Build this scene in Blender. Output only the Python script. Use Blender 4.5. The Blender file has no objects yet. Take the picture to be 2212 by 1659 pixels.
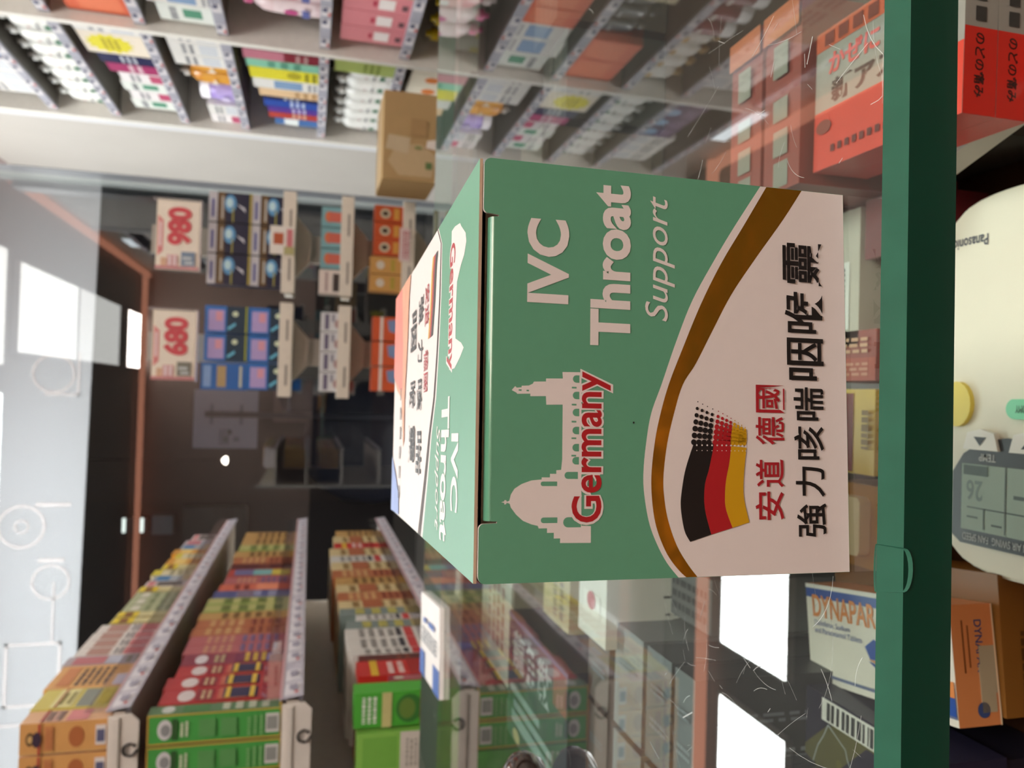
import bpy, bmesh, math, random
from mathutils import Matrix, Vector
random.seed(7)
SC = bpy.context.scene
COL = SC.collection
# ------------------------------------------------------------------ camera, world, exposure
EYE = 0.115                       # lens height over the counter glass (counter glass top is z=0)
cam_d = bpy.data.cameras.new('camera'); cam = bpy.data.objects.new('camera', cam_d); COL.objects.link(cam)
cam_d.sensor_width = 36; cam_d.lens = 36*1688/2212; cam_d.clip_start = .01; cam_d.clip_end = 60
R = Matrix(((0.02792258,-0.25007754,-0.9678231),(0.99948525,-0.0083168,0.03098506),(-0.01579786,-0.96819009,0.24971658))).transposed()
cam.matrix_world = Matrix.Translation((0,0,EYE)) @ R.to_4x4()
cam_d.dof.use_dof = True; cam_d.dof.focus_distance = .175; cam_d.dof.aperture_fstop = 26
SC.camera = cam
w = bpy.data.worlds.new('world'); SC.world = w; w.use_nodes = True
w.node_tree.nodes['Background'].inputs[0].default_value = (.85,.88,1,1); w.node_tree.nodes['Background'].inputs[1].default_value = .12
SC.view_settings.view_transform = 'Standard'; SC.view_settings.look = 'None'; SC.view_settings.gamma = 1
SC.view_settings.use_curve_mapping = False
SC.view_settings.exposure = 0.12
SC.cycles.max_bounces = 10; SC.cycles.transparent_max_bounces = 16; SC.cycles.sample_clamp_indirect = 4
LIGHT = 5.5
BACKLIGHT = 34.0
# ------------------------------------------------------------------ materials
def lin(c): return c/12.92 if c <= .04045 else ((c+.055)/1.055)**2.4
def rgb(h): return tuple(lin(int(h[i:i+2],16)/255) for i in (0,2,4))+(1,)
MC = {}
def M(h, rough=.5, metal=0, noise=.07, bump=0, scale=60, coat=0):
    k = (h,rough,metal,noise,bump,scale,coat)
    if k in MC: return MC[k]
    m = bpy.data.materials.new('surface_'+h); m.use_nodes = True; nt = m.node_tree; b = nt.nodes['Principled BSDF']
    b.inputs['Roughness'].default_value = rough; b.inputs['Metallic'].default_value = metal; b.inputs['Coat Weight'].default_value = coat
    c = rgb(h)
    tc = nt.nodes.new('ShaderNodeTexCoord'); n = nt.nodes.new('ShaderNodeTexNoise'); n.inputs['Scale'].default_value = scale
    nt.links.new(tc.outputs['Object'], n.inputs['Vector'])
    r = nt.nodes.new('ShaderNodeMix'); r.data_type = 'RGBA'
    r.inputs[6].default_value = tuple(x*(1-noise) for x in c[:3])+(1,); r.inputs[7].default_value = tuple(min(1,x*(1+noise)) for x in c[:3])+(1,)
    nt.links.new(n.outputs['Fac'], r.inputs[0]); nt.links.new(r.outputs[2], b.inputs['Base Color'])
    if bump:
        bp = nt.nodes.new('ShaderNodeBump'); bp.inputs['Strength'].default_value = bump; bp.inputs['Distance'].default_value = .001
        nt.links.new(n.outputs['Fac'], bp.inputs['Height']); nt.links.new(bp.outputs[0], b.inputs['Normal'])
    MC[k] = m; return m
def emit(name, col, s):
    m = bpy.data.materials.new(name); m.use_nodes = True; nt = m.node_tree; nt.nodes.remove(nt.nodes['Principled BSDF'])
    e = nt.nodes.new('ShaderNodeEmission'); e.inputs[0].default_value = rgb(col); e.inputs[1].default_value = s
    nt.links.new(e.outputs[0], nt.nodes['Material Output'].inputs[0]); return m
def glass(name, f0, tint=(1,1,1), gloss=(1,1,1), rough=0.0, haze=0, power=5):
    m = bpy.data.materials.new(name); m.use_nodes = True; nt = m.node_tree; nt.nodes.remove(nt.nodes['Principled BSDF'])
    t = nt.nodes.new('ShaderNodeBsdfTransparent'); t.inputs[0].default_value = tint+(1,)
    g = nt.nodes.new('ShaderNodeBsdfGlossy'); g.inputs['Roughness'].default_value = rough; g.inputs[0].default_value = gloss+(1,)
    lw = nt.nodes.new('ShaderNodeLayerWeight'); lw.inputs[0].default_value = .5
    p = nt.nodes.new('ShaderNodeMath'); p.operation = 'POWER'; p.inputs[1].default_value = power; nt.links.new(lw.outputs['Facing'], p.inputs[0])
    a = nt.nodes.new('ShaderNodeMath'); a.operation = 'MULTIPLY_ADD'; a.inputs[1].default_value = 1-f0; a.inputs[2].default_value = f0
    nt.links.new(p.outputs[0], a.inputs[0])
    x = nt.nodes.new('ShaderNodeMixShader'); nt.links.new(a.outputs[0], x.inputs[0]); nt.links.new(g.outputs[0], x.inputs[2])
    if haze:
        d = nt.nodes.new('ShaderNodeBsdfDiffuse'); d.inputs[0].default_value = (.8,.85,.82,1)
        h = nt.nodes.new('ShaderNodeMixShader'); 
        tc = nt.nodes.new('ShaderNodeTexCoord'); n = nt.nodes.new('ShaderNodeTexNoise'); n.inputs['Scale'].default_value = 14; n.inputs['Detail'].default_value = 6
        nt.links.new(tc.outputs['Object'], n.inputs['Vector'])
        mm = nt.nodes.new('ShaderNodeMath'); mm.operation = 'MULTIPLY'; mm.inputs[1].default_value = haze; nt.links.new(n.outputs['Fac'], mm.inputs[0])
        nt.links.new(mm.outputs[0], h.inputs[0]); nt.links.new(t.outputs[0], h.inputs[1]); nt.links.new(d.outputs[0], h.inputs[2]); nt.links.new(h.outputs[0], x.inputs[1])
    else: nt.links.new(t.outputs[0], x.inputs[1])
    nt.links.new(x.outputs[0], nt.nodes['Material Output'].inputs[0]); return m
# ------------------------------------------------------------------ mesh builder
TXT = {}
def text_geo(s, bold=0, shear=0):
    k = (s,bold,shear)
    if k in TXT: return TXT[k]
    c = bpy.data.curves.new('t','FONT'); c.body = s; c.size = 1; c.offset = bold; c.shear = shear; c.resolution_u = 4
    o = bpy.data.objects.new('t', c); COL.objects.link(o); bpy.context.view_layer.update()
    m = bpy.data.meshes.new_from_object(o.evaluated_get(bpy.context.evaluated_depsgraph_get()))
    vs = [(v.co.x,v.co.y) for v in m.vertices]; fs = [tuple(p.vertices) for p in m.polygons]
    bpy.data.objects.remove(o); bpy.data.curves.remove(c); bpy.data.meshes.remove(m)
    if not vs: vs=[(0,0),(1,1)]
    x0=min(v[0] for v in vs);x1=max(v[0] for v in vs);y0=min(v[1] for v in vs);y1=max(v[1] for v in vs)
    TXT[k] = ([((x-x0)/(x1-x0 or 1),(y-y0)/(y1-y0 or 1)) for x,y in vs], fs, (x1-x0, y1-y0)); return TXT[k]
class MB:
    def __init__(s): s.v=[]; s.f=[]; s.m=[]; s.mats=[]; s.sm=[]
    def mi(s, m):
        if isinstance(m,str): m = M(m)
        if m not in s.mats: s.mats.append(m)
        return s.mats.index(m)
    def face(s, pts, m, smooth=False):
        n=len(s.v); s.v += [tuple(p) for p in pts]; s.f.append(tuple(range(n,n+len(pts)))); s.m.append(s.mi(m)); s.sm.append(smooth)
    def raw(s, vs, fs, m, smooth=False):
        n=len(s.v); s.v += [tuple(p) for p in vs]; i=s.mi(m)
        for f in fs: s.f.append(tuple(n+q for q in f)); s.m.append(i); s.sm.append(smooth)
        return s
    def box(s, x0,x1,y0,y1,z0,z1, m, **k):
        v=[(x,y,z) for z in (z0,z1) for x,y in ((x0,y0),(x1,y0),(x1,y1),(x0,y1))]
        n=len(s.v); s.v += v
        for nm,f in (('bot',(3,2,1,0)),('top',(4,5,6,7)),('front',(0,1,5,4)),('right',(1,2,6,5)),('back',(2,3,7,6)),('left',(3,0,4,7))):
            mm = k.get(nm, m)
            if mm is None: continue
            s.f.append(tuple(n+q for q in f)); s.m.append(s.mi(mm)); s.sm.append(False)
        return s
    def rbox(s, x0,x1,y0,y1,z0,z1, r, m, seg=4):      # box with rounded vertical corners
        pts=[]
        for cx,cy,a0 in ((x1-r,y1-r,0),(x0+r,y1-r,90),(x0+r,y0+r,180),(x1-r,y0+r,270)):
            for i in range(seg+1):
                a=math.radians(a0+90*i/seg); pts.append((cx+r*math.cos(a),cy+r*math.sin(a)))
        return s.prism(pts,z0,z1,m)
    def prism(s, pts, z0, z1, m, smooth=False):
        n=len(pts); b=len(s.v); s.v += [(x,y,z0) for x,y in pts]+[(x,y,z1) for x,y in pts]; i=s.mi(m)
        s.f.append(tuple(b+n+q for q in range(n))); s.m.append(i); s.sm.append(False)
        s.f.append(tuple(b+q for q in reversed(range(n)))); s.m.append(i); s.sm.append(False)
        for q in range(n): s.f.append((b+q,b+(q+1)%n,b+n+(q+1)%n,b+n+q)); s.m.append(i); s.sm.append(smooth)
        return s
    def lathe(s, prof, m, sx=1, sy=1, seg=20, cx=0, cy=0, a0=0, a1=360):
        b=len(s.v); full = a1-a0>=360; k = seg if full else seg+1
        for r,z in prof:
            for j in range(k):
                a=math.radians(a0+(a1-a0)*j/seg); s.v.append((cx+r*sx*math.cos(a),cy+r*sy*math.sin(a),z))
        i=s.mi(m)
        for q in range(len(prof)-1):
            for j in range(seg):
                j2=(j+1)%k
                s.f.append((b+q*k+j,b+q*k+j2,b+(q+1)*k+j2,b+(q+1)*k+j)); s.m.append(i); s.sm.append(True)
        if full:
            for q in (0,len(prof)-1):
                if prof[q][0]>1e-5: s.f.append(tuple(b+q*k+j for j in range(k))); s.m.append(i); s.sm.append(False)
        return s
    def tube(s, pts, r, m, seg=8):
        rings=[]; P=[Vector(p) for p in pts]; up=None
        for i,p in enumerate(P):
            d=((P[min(i+1,len(P)-1)]-P[max(i-1,0)])).normalized()
            a = Vector((0,0,1)) if abs(d.z)<.9 else Vector((1,0,0)); u=d.cross(a).normalized(); v=d.cross(u)
            b=len(s.v); s.v += [tuple(p+r*(math.cos(t)*u+math.sin(t)*v)) for t in [2*math.pi*j/seg for j in range(seg)]]; rings.append(b)
        i=s.mi(m)
        for a,b in zip(rings,rings[1:]):
            for j in range(seg): s.f.append((a+j,a+(j+1)%seg,b+(j+1)%seg,b+j)); s.m.append(i); s.sm.append(True)
        for b in (rings[0],rings[-1]): s.f.append(tuple(b+j for j in range(seg))); s.m.append(i); s.sm.append(False)
        return s
    def build(s, name, parent=None, loc=(0,0,0), rz=0, bevel=0):
        me=bpy.data.meshes.new(name); me.from_pydata(s.v,[],s.f)
        for m in s.mats: me.materials.append(m)
        me.polygons.foreach_set('material_index', s.m); me.polygons.foreach_set('use_smooth', s.sm); me.update()
        o=bpy.data.objects.new(name,me); COL.objects.link(o); o.location=loc; o.rotation_euler=(0,0,rz)
        if parent: o.parent=parent
        if bevel:
            b=o.modifiers.new('bevel','BEVEL'); b.width=bevel; b.segments=2; b.limit_method='ANGLE'; b.angle_limit=math.radians(50)
        return o
class FR:                                         # a flat printable face: origin, two unit axes; layers keep ink apart
    def __init__(s, mb, o, u, v, eps=.00012):
        s.mb=mb; s.o=Vector(o); s.u=Vector(u); s.v=Vector(v); s.n=s.u.cross(s.v); s.eps=eps; s.k=1
    def P(s, x, y): return s.o+s.u*x+s.v*y+s.n*(s.eps*s.k)
    def poly(s, pts, m):
        pts=[s.P(x,y) for x,y in pts]
        s.mb.face(pts, m); s.k+=1
    def rect(s, x0,y0,x1,y1, m): s.poly([(x0,y0),(x1,y0),(x1,y1),(x0,y1)], m)
    def rects(s, L, m):
        for x0,y0,x1,y1 in L: s.mb.face([s.P(x0,y0),s.P(x1,y0),s.P(x1,y1),s.P(x0,y1)], m)
        s.k+=1
    def ell(s, cx,cy,rx,ry, m, n=20, k=True):
        s.mb.face([s.P(cx+rx*math.cos(2*math.pi*i/n),cy+ry*math.sin(2*math.pi*i/n)) for i in range(n)], m)
        if k: s.k+=1
    def text(s, t, x0,y0,x1,y1, m, bold=0, shear=0, rot=0, fit=True):
        vs,fs,(tw,th)=text_geo(t,bold,shear)
        if not fit:                                # keep aspect: fit inside
            pass
        def mp(a,b):
            if rot==90: a,b=b,a; a=1-a             # reads upwards
            elif rot==-90: a,b=b,1-a; 
            elif rot==180: a,b=1-a,1-b
            return s.P(x0+(x1-x0)*a, y0+(y1-y0)*b)
        s.mb.raw([mp(a,b) for a,b in vs], fs, m); s.k+=1
def art(mb, o, u, v, w, h, items, eps=.00035):
    f=FR(mb,o,u,v,eps)
    for it in items:
        k=it[0]
        if k=='r': f.rect(it[1]*w,it[2]*h,it[3]*w,it[4]*h,it[5])
        elif k=='c': f.ell(it[1]*w,it[2]*h,it[3]*w,it[4]*h,it[5],16)
        elif k=='p': f.poly([(x*w,y*h) for x,y in it[1]],it[2])
        elif k=='t': f.text(it[1],it[2]*w,it[3]*h,it[4]*w,it[5]*h,it[6],*(it[7:] or ()))
        elif k=='g':                                # illegible small print: rows of ragged strokes
            x0,y0,x1,y1,n,c=it[1:7]; rr=random.Random(len(mb.v)); L=[]
            vert = len(it)>7
            for i in range(n):
                a=i/n; q=0
                while q<.93:
                    l=.05+.13*rr.random(); e=min(q+l,1)
                    if vert: L.append(((x0+(x1-x0)*a)*w,(y0+(y1-y0)*q)*h,(x0+(x1-x0)*(a+.55/n))*w,(y0+(y1-y0)*e)*h))
                    else: L.append(((x0+(x1-x0)*q)*w,(y0+(y1-y0)*a)*h,(x0+(x1-x0)*e)*w,(y0+(y1-y0)*(a+.55/n))*h))
                    q=e+.04
            f.rects(L,c)
        elif k=='bar':                              # bar code
            x0,y0,x1,y1,vert=it[1:6]; rr=random.Random(3); f.rect(x0*w,y0*h,x1*w,y1*h,'e8e6e2'); q=.06; L=[]
            while q<.92:
                l=.015+.045*rr.random()
                if vert: L.append(((x0+(x1-x0)*.1)*w,(y0+(y1-y0)*q)*h,(x0+(x1-x0)*.9)*w,(y0+(y1-y0)*(q+l))*h))
                else: L.append(((x0+(x1-x0)*q)*w,(y0+(y1-y0)*.1)*h,(x0+(x1-x0)*(q+l))*w,(y0+(y1-y0)*.9)*h))
                q+=l+.02+.03*rr.random()
            f.rects(L,'33353a')
# ------------------------------------------------------------------ scene bookkeeping
SEEN={}
def tag(o, label, cat, group=None, kind=None):
    n=len(label.split())
    if n<4 or n>16: print('LABEL LENGTH',n,label)
    if label in SEEN: print('DUP LABEL',label)
    SEEN[label]=1
    o['label']=label; o['category']=cat
    if group: o['group']=group
    if kind: o['kind']=kind
    return o
def struct(o): o['kind']='structure'; return o
def thing(name, label, cat, loc=(0,0,0), rz=0, group=None):
    o=bpy.data.objects.new(name,None); COL.objects.link(o); o.empty_display_size=.05; o.location=loc; o.rotation_euler=(0,0,rz)
    return tag(o,label,cat,group)
ORD=['first','second','third','fourth','fifth','sixth','seventh','eighth','ninth','tenth','eleventh','twelfth','thirteenth','fourteenth','fifteenth','sixteenth','seventeenth','eighteenth','nineteenth','twentieth','twenty-first','twenty-second','twenty-third','twenty-fourth','twenty-fifth']
X1,Y1,Z1=(1,0,0),(0,1,0),(0,0,1)
def carton_mesh(w,d,h,base,front=(),top=(),right=(),left=(),rough=.4,back=()):
    b=MB(); b.box(-w/2,w/2,-d/2,d/2,0,h,M(base,rough))
    if front: art(b,(-w/2,-d/2,0),X1,Z1,w,h,front)
    if top: art(b,(-w/2,-d/2,h),X1,Y1,w,d,top)
    if right: art(b,(w/2,-d/2,0),Y1,Z1,d,h,right)
    if left: art(b,(-w/2,d/2,0),(0,-1,0),Z1,d,h,left)
    return b
def carton(name,label,cat,loc,rz,w,d,h,base,front=(),top=(),right=(),left=(),rough=.4,group=None,tilt=None):
    o=carton_mesh(w,d,h,base,front,top,right,left,rough).build(name,None,loc,rz)
    if tilt: o.rotation_euler=tilt
    return tag(o,label,cat,group)
# ================================================================== THE ROOM
CEIL=2.0; FLOOR=-.9; GY=4.32
b=MB(); b.box(-3,3.2,-2.6,7.5,FLOOR-.05,FLOOR,M('8a847c',.35,scale=3)); struct(b.build('floor'))
b=MB(); b.box(-3,3.2,-2.6,GY+.1,CEIL+.02,CEIL+.07,M('8f8d88',.8,scale=5)); struct(b.build('ceiling'))
b=MB(); b.box(-3.05,-3,-2.6,GY,FLOOR,CEIL,M('a8a6a0',.7,scale=4)); struct(b.build('wall_left'))
b=MB(); b.box(1.32,1.40,-2.6,GY,FLOOR,CEIL,M('d8d4cc',.7,scale=4)); struct(b.build('wall_right'))
b=MB(); b.box(-3,3.2,-1.10,-1.05,FLOOR,CEIL,M('b39c90',.7,scale=4)); struct(b.build('wall_back'))
t=thing('back_cabinet','dark brown low drawer cabinet behind the counter, unseen, drawers added for the gold reflection','cabinet',(0,0,FLOOR+.001))
b=MB(); b.box(-2.9,1.3,-1.04,-.80,0,.98,M('33261e',.6,scale=6)); b.build('body',t)
for i in range(6):  # drawer fronts added, unseen, to vary what the gold band mirrors
    b=MB(); b.box(-.98+i*.36,-.66+i*.36,-.80,-.785,.50,.92,M(['c98a4c','5a3c28','d9a060','7a4c2c','c07a40','4a3424'][i],.5,scale=8)); dr=b.build('drawer',t)
    b=MB(); b.box(-.86+i*.36,-.78+i*.36,-.785,-.770,.70,.715,M('b8b8bc',.3,1)); b.build('drawer_handle',dr)
# boxed white pillar after the toiletries bays, grey metal frame, shop window
b=MB(); b.box(1.0,1.315,3.19,4.04,FLOOR,1.485,M('bdb8b2',.5,scale=3)); b.box(.985,1.0,3.19,3.23,FLOOR,1.485,M('d9dade',.4)); struct(b.build('trim_1'))
b=MB(); b.box(1.0,1.315,4.05,4.17,FLOOR,1.62,M('a9adb4',.3,.6)); b.box(1.02,1.315,4.19,4.40,FLOOR,CEIL,M('c6ccca',.35,.3)); struct(b.build('trim_2'))
b=MB(); b.box(-3,1.02,GY,GY+.008,FLOOR,CEIL,glass('window_glass',.07,(.97,.98,.985))); struct(b.build('window_1'))
# things outside the window
b=MB(); b.box(-3,3.2,7.4,7.5,FLOOR,3.4,M('2b292b',.8,scale=2)); struct(b.build('wall_street'))
b=MB(); b.box(-3,3.2,4.42,7.5,3.3,3.4,M('39393b',.8)); struct(b.build('trim_3'))
# white fascia sheet hanging outside over the window, with faint outlines of the lettering seen from behind
t=thing('signboard_sheet','white translucent sign sheet hanging across the top of the shop window','sign',(0,4.40,1.19))
sheet=MB(); sh=bpy.data.materials.new('translucent_sheet'); sh.use_nodes=True; nt=sh.node_tree; nt.nodes.remove(nt.nodes['Principled BSDF'])
d_=nt.nodes.new('ShaderNodeBsdfDiffuse'); d_.inputs[0].default_value=(.70,.70,.71,1); tr=nt.nodes.new('ShaderNodeBsdfTranslucent'); tr.inputs[0].default_value=(.6,.6,.66,1)
mx=nt.nodes.new('ShaderNodeMixShader'); mx.inputs[0].default_value=.45; nt.links.new(d_.outputs[0],mx.inputs[1]); nt.links.new(tr.outputs[0],mx.inputs[2]); nt.links.new(mx.outputs[0],nt.nodes['Material Output'].inputs[0])
z0=0
sheet.face([(-3,.0,.055),(1.03,0,-.005),(1.03,0,.83),(-3,0,.83)],sh); sheet.face([(-3,.012,.055),(-3,.012,.83),(1.03,.012,.83),(1.03,.012,-.005)],sh)
f=FR(sheet,(0,-.002,0),X1,Z1,.001); fm=M('c6bebd',.7)
def ringp(cx,cz,r,wd):
    for i in range(24):
        a,c=2*math.pi*i/24,2*math.pi*(i+1)/24
        f.mb.face([f.P(cx+r*math.cos(a),cz+r*math.sin(a)),f.P(cx+r*math.cos(c),cz+r*math.sin(c)),f.P(cx+(r-wd)*math.cos(c),cz+(r-wd)*math.sin(c)),f.P(cx+(r-wd)*math.cos(a),cz+(r-wd)*math.sin(a))],fm)
ringp(-.72,.30,.11,.014); ringp(-.72,.30,.035,.010); ringp(.05,.18,.10,.012); ringp(-1.0,.16,.09,.012)
f.rects([(-.06,.06,.16,.072),(-.06,.06,-.048,.22),(-1.62,.10,-1.30,.115),(-1.62,.34,-1.30,.355),(-1.62,.10,-1.605,.355),(-1.315,.10,-1.30,.355),(-1.9,.10,-1.70,.115),(-1.9,.38,-1.70,.395),(-1.715,.10,-1.70,.395),(-1.3,.14,-1.0,.15),(-.62,.08,-.60,.24),(-.90,.10,-.88,.22)],fm)
sheet.build('sheet',t)
b=MB(); b.box(-2.8,1.0,.0,.10,.0,.04,emit('backlight_glow','ece8ff',2.3)); tag(b.build('sheet_backlight',None,(0,4.75,2.02)),'unseen long light added behind the white sign sheet to brighten it','light')  # added light, out of sight, brightening the sheet from behind
b=MB(); b.box(-2.9,1.1,0,.14,.0,1.2,M('55555a',.7)); tag(b.build('awning_box',None,(0,4.86,2.07)),'grey awning box above the window holding the added light','awning')
# ceiling light panels (these give the light)
LED=emit('led_panel','fbfaf4',LIGHT); FRM=M('e8e8e4',.5)
LED2=emit('led_panel_rear','fff4ec',BACKLIGHT)
LED3=emit('led_panel_front','f6fbfa',28)
def panel(x0,x1,y0,y1,label,group='ceiling light panels',mat=None):
    cx,cy=(x0+x1)/2,(y0+y1)/2; t=thing('ceiling_light',label,'ceiling light',(cx,cy,CEIL),0,group)
    b=MB(); a,c=(x1-x0)/2,(y1-y0)/2; e=.012
    for q in ((-a,a,-c,-c+e),(-a,a,c-e,c),(-a,-a+e,-c,c),(a-e,a,-c,c)): b.box(q[0],q[1],q[2],q[3],-.015,.019,FRM)
    fo=b.build('frame',t); b=MB(); b.box(-a+e,a-e,-c+e,c-e,-.010,.0,mat or LED); b.build('diffuser',fo)
panel(-1.255,-.06,3.08,3.68,'white ceiling panel light mirrored in the counter just left of the green carton',mat=LED3)
panel(.10,.85,3.08,3.68,'unseen white ceiling panel added in front of the window above the promotion stands')  # added panel, hidden from view, to brighten the toiletries shelves
panel(-2.70,-1.50,3.08,3.68,'white ceiling panel light mirrored at the lower left of the counter glass',mat=LED3)
panel(.19,.81,1.51,2.87,'long white ceiling panel mirrored as the largest bright square in the window top')
panel(.19,.81,.04,1.49,'white ceiling panel mirrored in the window just below the largest one',mat=emit('led_panel_mid','fbfaf4',3.4))
panel(.19,.81,-1.45,-.31,'white ceiling panel mirrored in the window as the small lowest quad',mat=LED2)
# copper-coloured conduit running round the ceiling, its brightness put in as glow
b=MB(); cp=emit('conduit_glow','f0a080',2.2); b.tube([(1.27,-1.05,1.95),(1.27,3.70,1.95)],.033,cp,12); b.tube([(1.30,3.80,1.95),(-2.9,3.80,1.95)],.033,cp,12); b.tube([(1.30,-.9,1.95),(-2.9,-.9,1.95)],.033,cp,12)
b.tube([(1.27,3.70,1.95),(1.265,3.76,1.95),(1.24,3.80,1.95)],.033,cp,12)
tag(b.build('ceiling_tube'),'thin warm orange conduit with added glow around the ceiling, mirrored in glass','conduit')
# street side
G=M('6b6b78',.6)
t=thing('street_sign','grey back of a street notice board on a pole outside the window','street sign',(-.235,6.5,FLOOR))
b=MB(); b.box(-.235,.222,0,.012,1.41,1.885,M('8f8f9d',.5)); art(b,(-.235,0,1.41),X1,Z1,.457,.475,[('g',.06,.45,.33,.62,3,'44444c'),('g',.12,.28,.2,.62,2,'55555c'),('r',.24,.40,.32,.46,'333339')],.001); b.build('board',t)
b=MB(); b.tube([(.035,-.02,0),(.03,-.02,1.80)],.022,M('50525a',.4,.5)); b.build('pole',t)
b=MB(); b.box(-.05,.11,-.012,.0,1.52,1.545,G); b.box(-.05,.11,-.012,.0,1.74,1.765,G); b.build('clamp',t)
t=thing('window_grille','dark gridded window grille on the wall across the street','window grille',(-.68,7.38,.18+.02))
b=MB(); gm=M('3d3637',.6)
for i in range(4): b.box(-.22+.147*i-.01,-.22+.147*i+.01,-.02,0,0,.90,gm)
for j in range(8): b.box(-.23,.23,-.02,0,.128*j-.01,.128*j+.01,gm)
b.build('bars',t); b=MB(); b.box(-.23,.23,.0,.012,0,.9,M('0f1412',.1)); b.build('pane',t)
o=thing('street_bulb','small bright lamp bulb glowing in front of the dark gridded window','lamp',(-.60,6.9,.78))
b=MB(); b.lathe([(0,-.02),(.03,-.015),(.035,0),(.02,.02),(0,.03)],emit('lamp_glow','fff1e0',6),seg=12); b.build('bulb',o); b=MB(); b.tube([(0,0,.03),(0,0,2.519)],.004,M('141414',.6)); b.build('cord',o)
b=MB(); b.box(-.94,.25,0,.05,0,3.2,M('2f2624',.7,scale=3)); tag(b.build('brown_shutter',None,(-.05,7.3,FLOOR)),'dark brown shutter panel behind the grey street notice board','shutter')
b=MB(); b.box(-.16,.16,-.05,.0,0,1.32,M('6a5654',.6)); tag(b.build('wall_post',None,(-.12,7.2,FLOOR)),'dull mauve brown post base below the grey notice board','post')
# parked scooter under a navy cover
t=thing('covered_scooter','dark navy covered scooter parked outside below the grilled window','scooter',(-.42,6.92,FLOOR))
b=MB(); nv=M('10172a',.5,bump=.6,scale=9)
b.lathe([(.46,.18),(.50,.45),(.47,.72),(.36,.92),(.24,1.02),(0,1.05)],nv,1.1,.5,24); b.lathe([(.16,.9),(.17,1.1),(.12,1.24),(0,1.28)],nv,1,.8,16,cx=.36); b.build('cover',t)
for x in (-.36,.36):
    b=MB(); ring=[(x+.17*math.cos(a),0,.17+.17*math.sin(a)) for a in [2*math.pi*i/20 for i in range(21)]]; b.tube(ring,.04,M('101010',.8)); b.build('wheel',t)
b=MB(); b.tube([(.20,-.2,1.18),(.52,-.2,1.18)],.012,M('bfc3c8',.2,1)); b.build('handlebar',t)
t=thing('meter_box','dark green wall meter box with a pale teal window outside upper left','meter box',(-1.24,7.36,.62))
b=MB(); b.box(-.21,.21,-.14,0,0,.52,M('1d2621',.4)); b.build('case',t)
b=MB(); b.box(-.02,.14,-.155,-.141,.60,.76,M('54656a',.3)); b.box(-.02,.14,-.14,0,.59,.77,M('20201f',.5)); b.build('dial',t)
for z in (.83,.97):
    b=MB(); b.box(.0,.12,-.16,-.14,z,z+.022,emit('meter_lamp_%d'%int(z*100),'eaf6ee',1.4)); b.build('indicator_lamp',t)
b=MB(); b.box(.0,.12,-.139,0,.80,1.02,M('1b1b1c',.5)); b.build('bracket',t)
for i in range(6):
    b=MB(); b.box(0,.055,0,.02,0,.06,emit('far_light_%d'%i,'dfe6ff',1.1)); o=b.build('street_light',None,(-.42+i*.085,7.26,.07)); tag(o,'small bluish street light of the distant row, %s from the left'%ORD[i],'street light','distant row of small lights')
# ================================================================== MAIN CARTON (green throat-medicine box lying on its back)
GREEN=M('5d9a7c',.38,scale=400,noise=.03); WHITE=M('e4dcd8',.42,scale=300,noise=.02); PALE=M('e2d6d0',.6)
BLK=M('1a1616',.45); RED=M('a81c24',.42); DRED=M('a31f28',.42); YEL=M('c99a14',.42)
GOLD=M('d89a30',.26,.85,noise=.18,bump=1.0,scale=70)
W_,D_,H_=83.4,163.0,82.0
t=thing('medicine_carton','large green and white throat medicine carton lying on the scratched glass counter','carton',(-.036,.146,0.0006),math.radians(3.4))
k=.001
b=MB()
def q3(pts,m): b.face([(x*k,y*k,z*k) for x,y,z in pts],m)
q3([(0,.5,0),(0,D_,0),(W_,D_,0),(W_,.5,0)],WHITE)
q3([(0,.5,0),(0,.5,81.6),(0,D_,82),(0,D_,0)],GREEN); q3([(W_,.5,0),(W_,D_,0),(W_,D_,82),(W_,.5,81.6)],GREEN)
q3([(0,D_,0),(0,D_,82),(W_,D_,82),(W_,D_,0)],WHITE)
q3([(.5,2.2,0),(W_-.5,2.2,0),(W_-.5,2.2,81.5),(.5,2.2,81.5)],M('8a7c66',.8))      # inner dust flap seen in the dark gap
b.build('body',t)
# front closing panel
b=MB()
def arc(cx,cz,r,a0,a1,n=5): return [(cx+r*math.cos(math.radians(a0+(a1-a0)*i/n)),cz+r*math.sin(math.radians(a0+(a1-a0)*i/n))) for i in range(n+1)]
out=[(.0,.0),(83.4,.0)]+arc(81.9,80.9,1.5,0,90)+arc(73.2,81.4,1.0,90,180)+[(72.0,79.3),(71.7,79.3),(71.6,80.2),(11.9,80.2),(11.8,78.8),(11.5,78.8)]+arc(10.4,81.4,1.0,0,90)+arc(1.5,80.9,1.5,90,180)
n=len(out); v=[(x*k,0,z*k) for x,z in out]+[(x*k,.55*k,z*k) for x,z in out]
b.raw(v,[tuple(range(n))],GREEN); b.raw(v,[tuple(reversed(range(n,2*n)))]+[(i,n+i,n+(i+1)%n,(i+1)%n) for i in range(n)],PALE)
F=FR(b,(0,0,0),(k,0,0),(0,0,k),0.000012); F.n=Vector((0,-1,0))
green=[(84.8,19.9),(74.0,27.2),(66.4,32.0),(57.4,37.2),(48.4,41.0),(39.4,44.3),(33.4,46.6),(27.5,47.7),(21.8,48.3),(17.4,48.2),(11.7,47.2),(7.4,45.6),(3.0,43.1),(-0.9,39.7)]
gold_o=[(84.8,18.5),(74.2,25.1),(65.8,30.4),(56.8,35.2),(47.1,39.5),(39.4,42.7),(32.8,44.7),(27.0,45.9),(20.3,46.6),(14.5,46.3),(9.7,45.3),(4.8,43.1),(1.3,40.3),(-0.8,37.7)]
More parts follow.
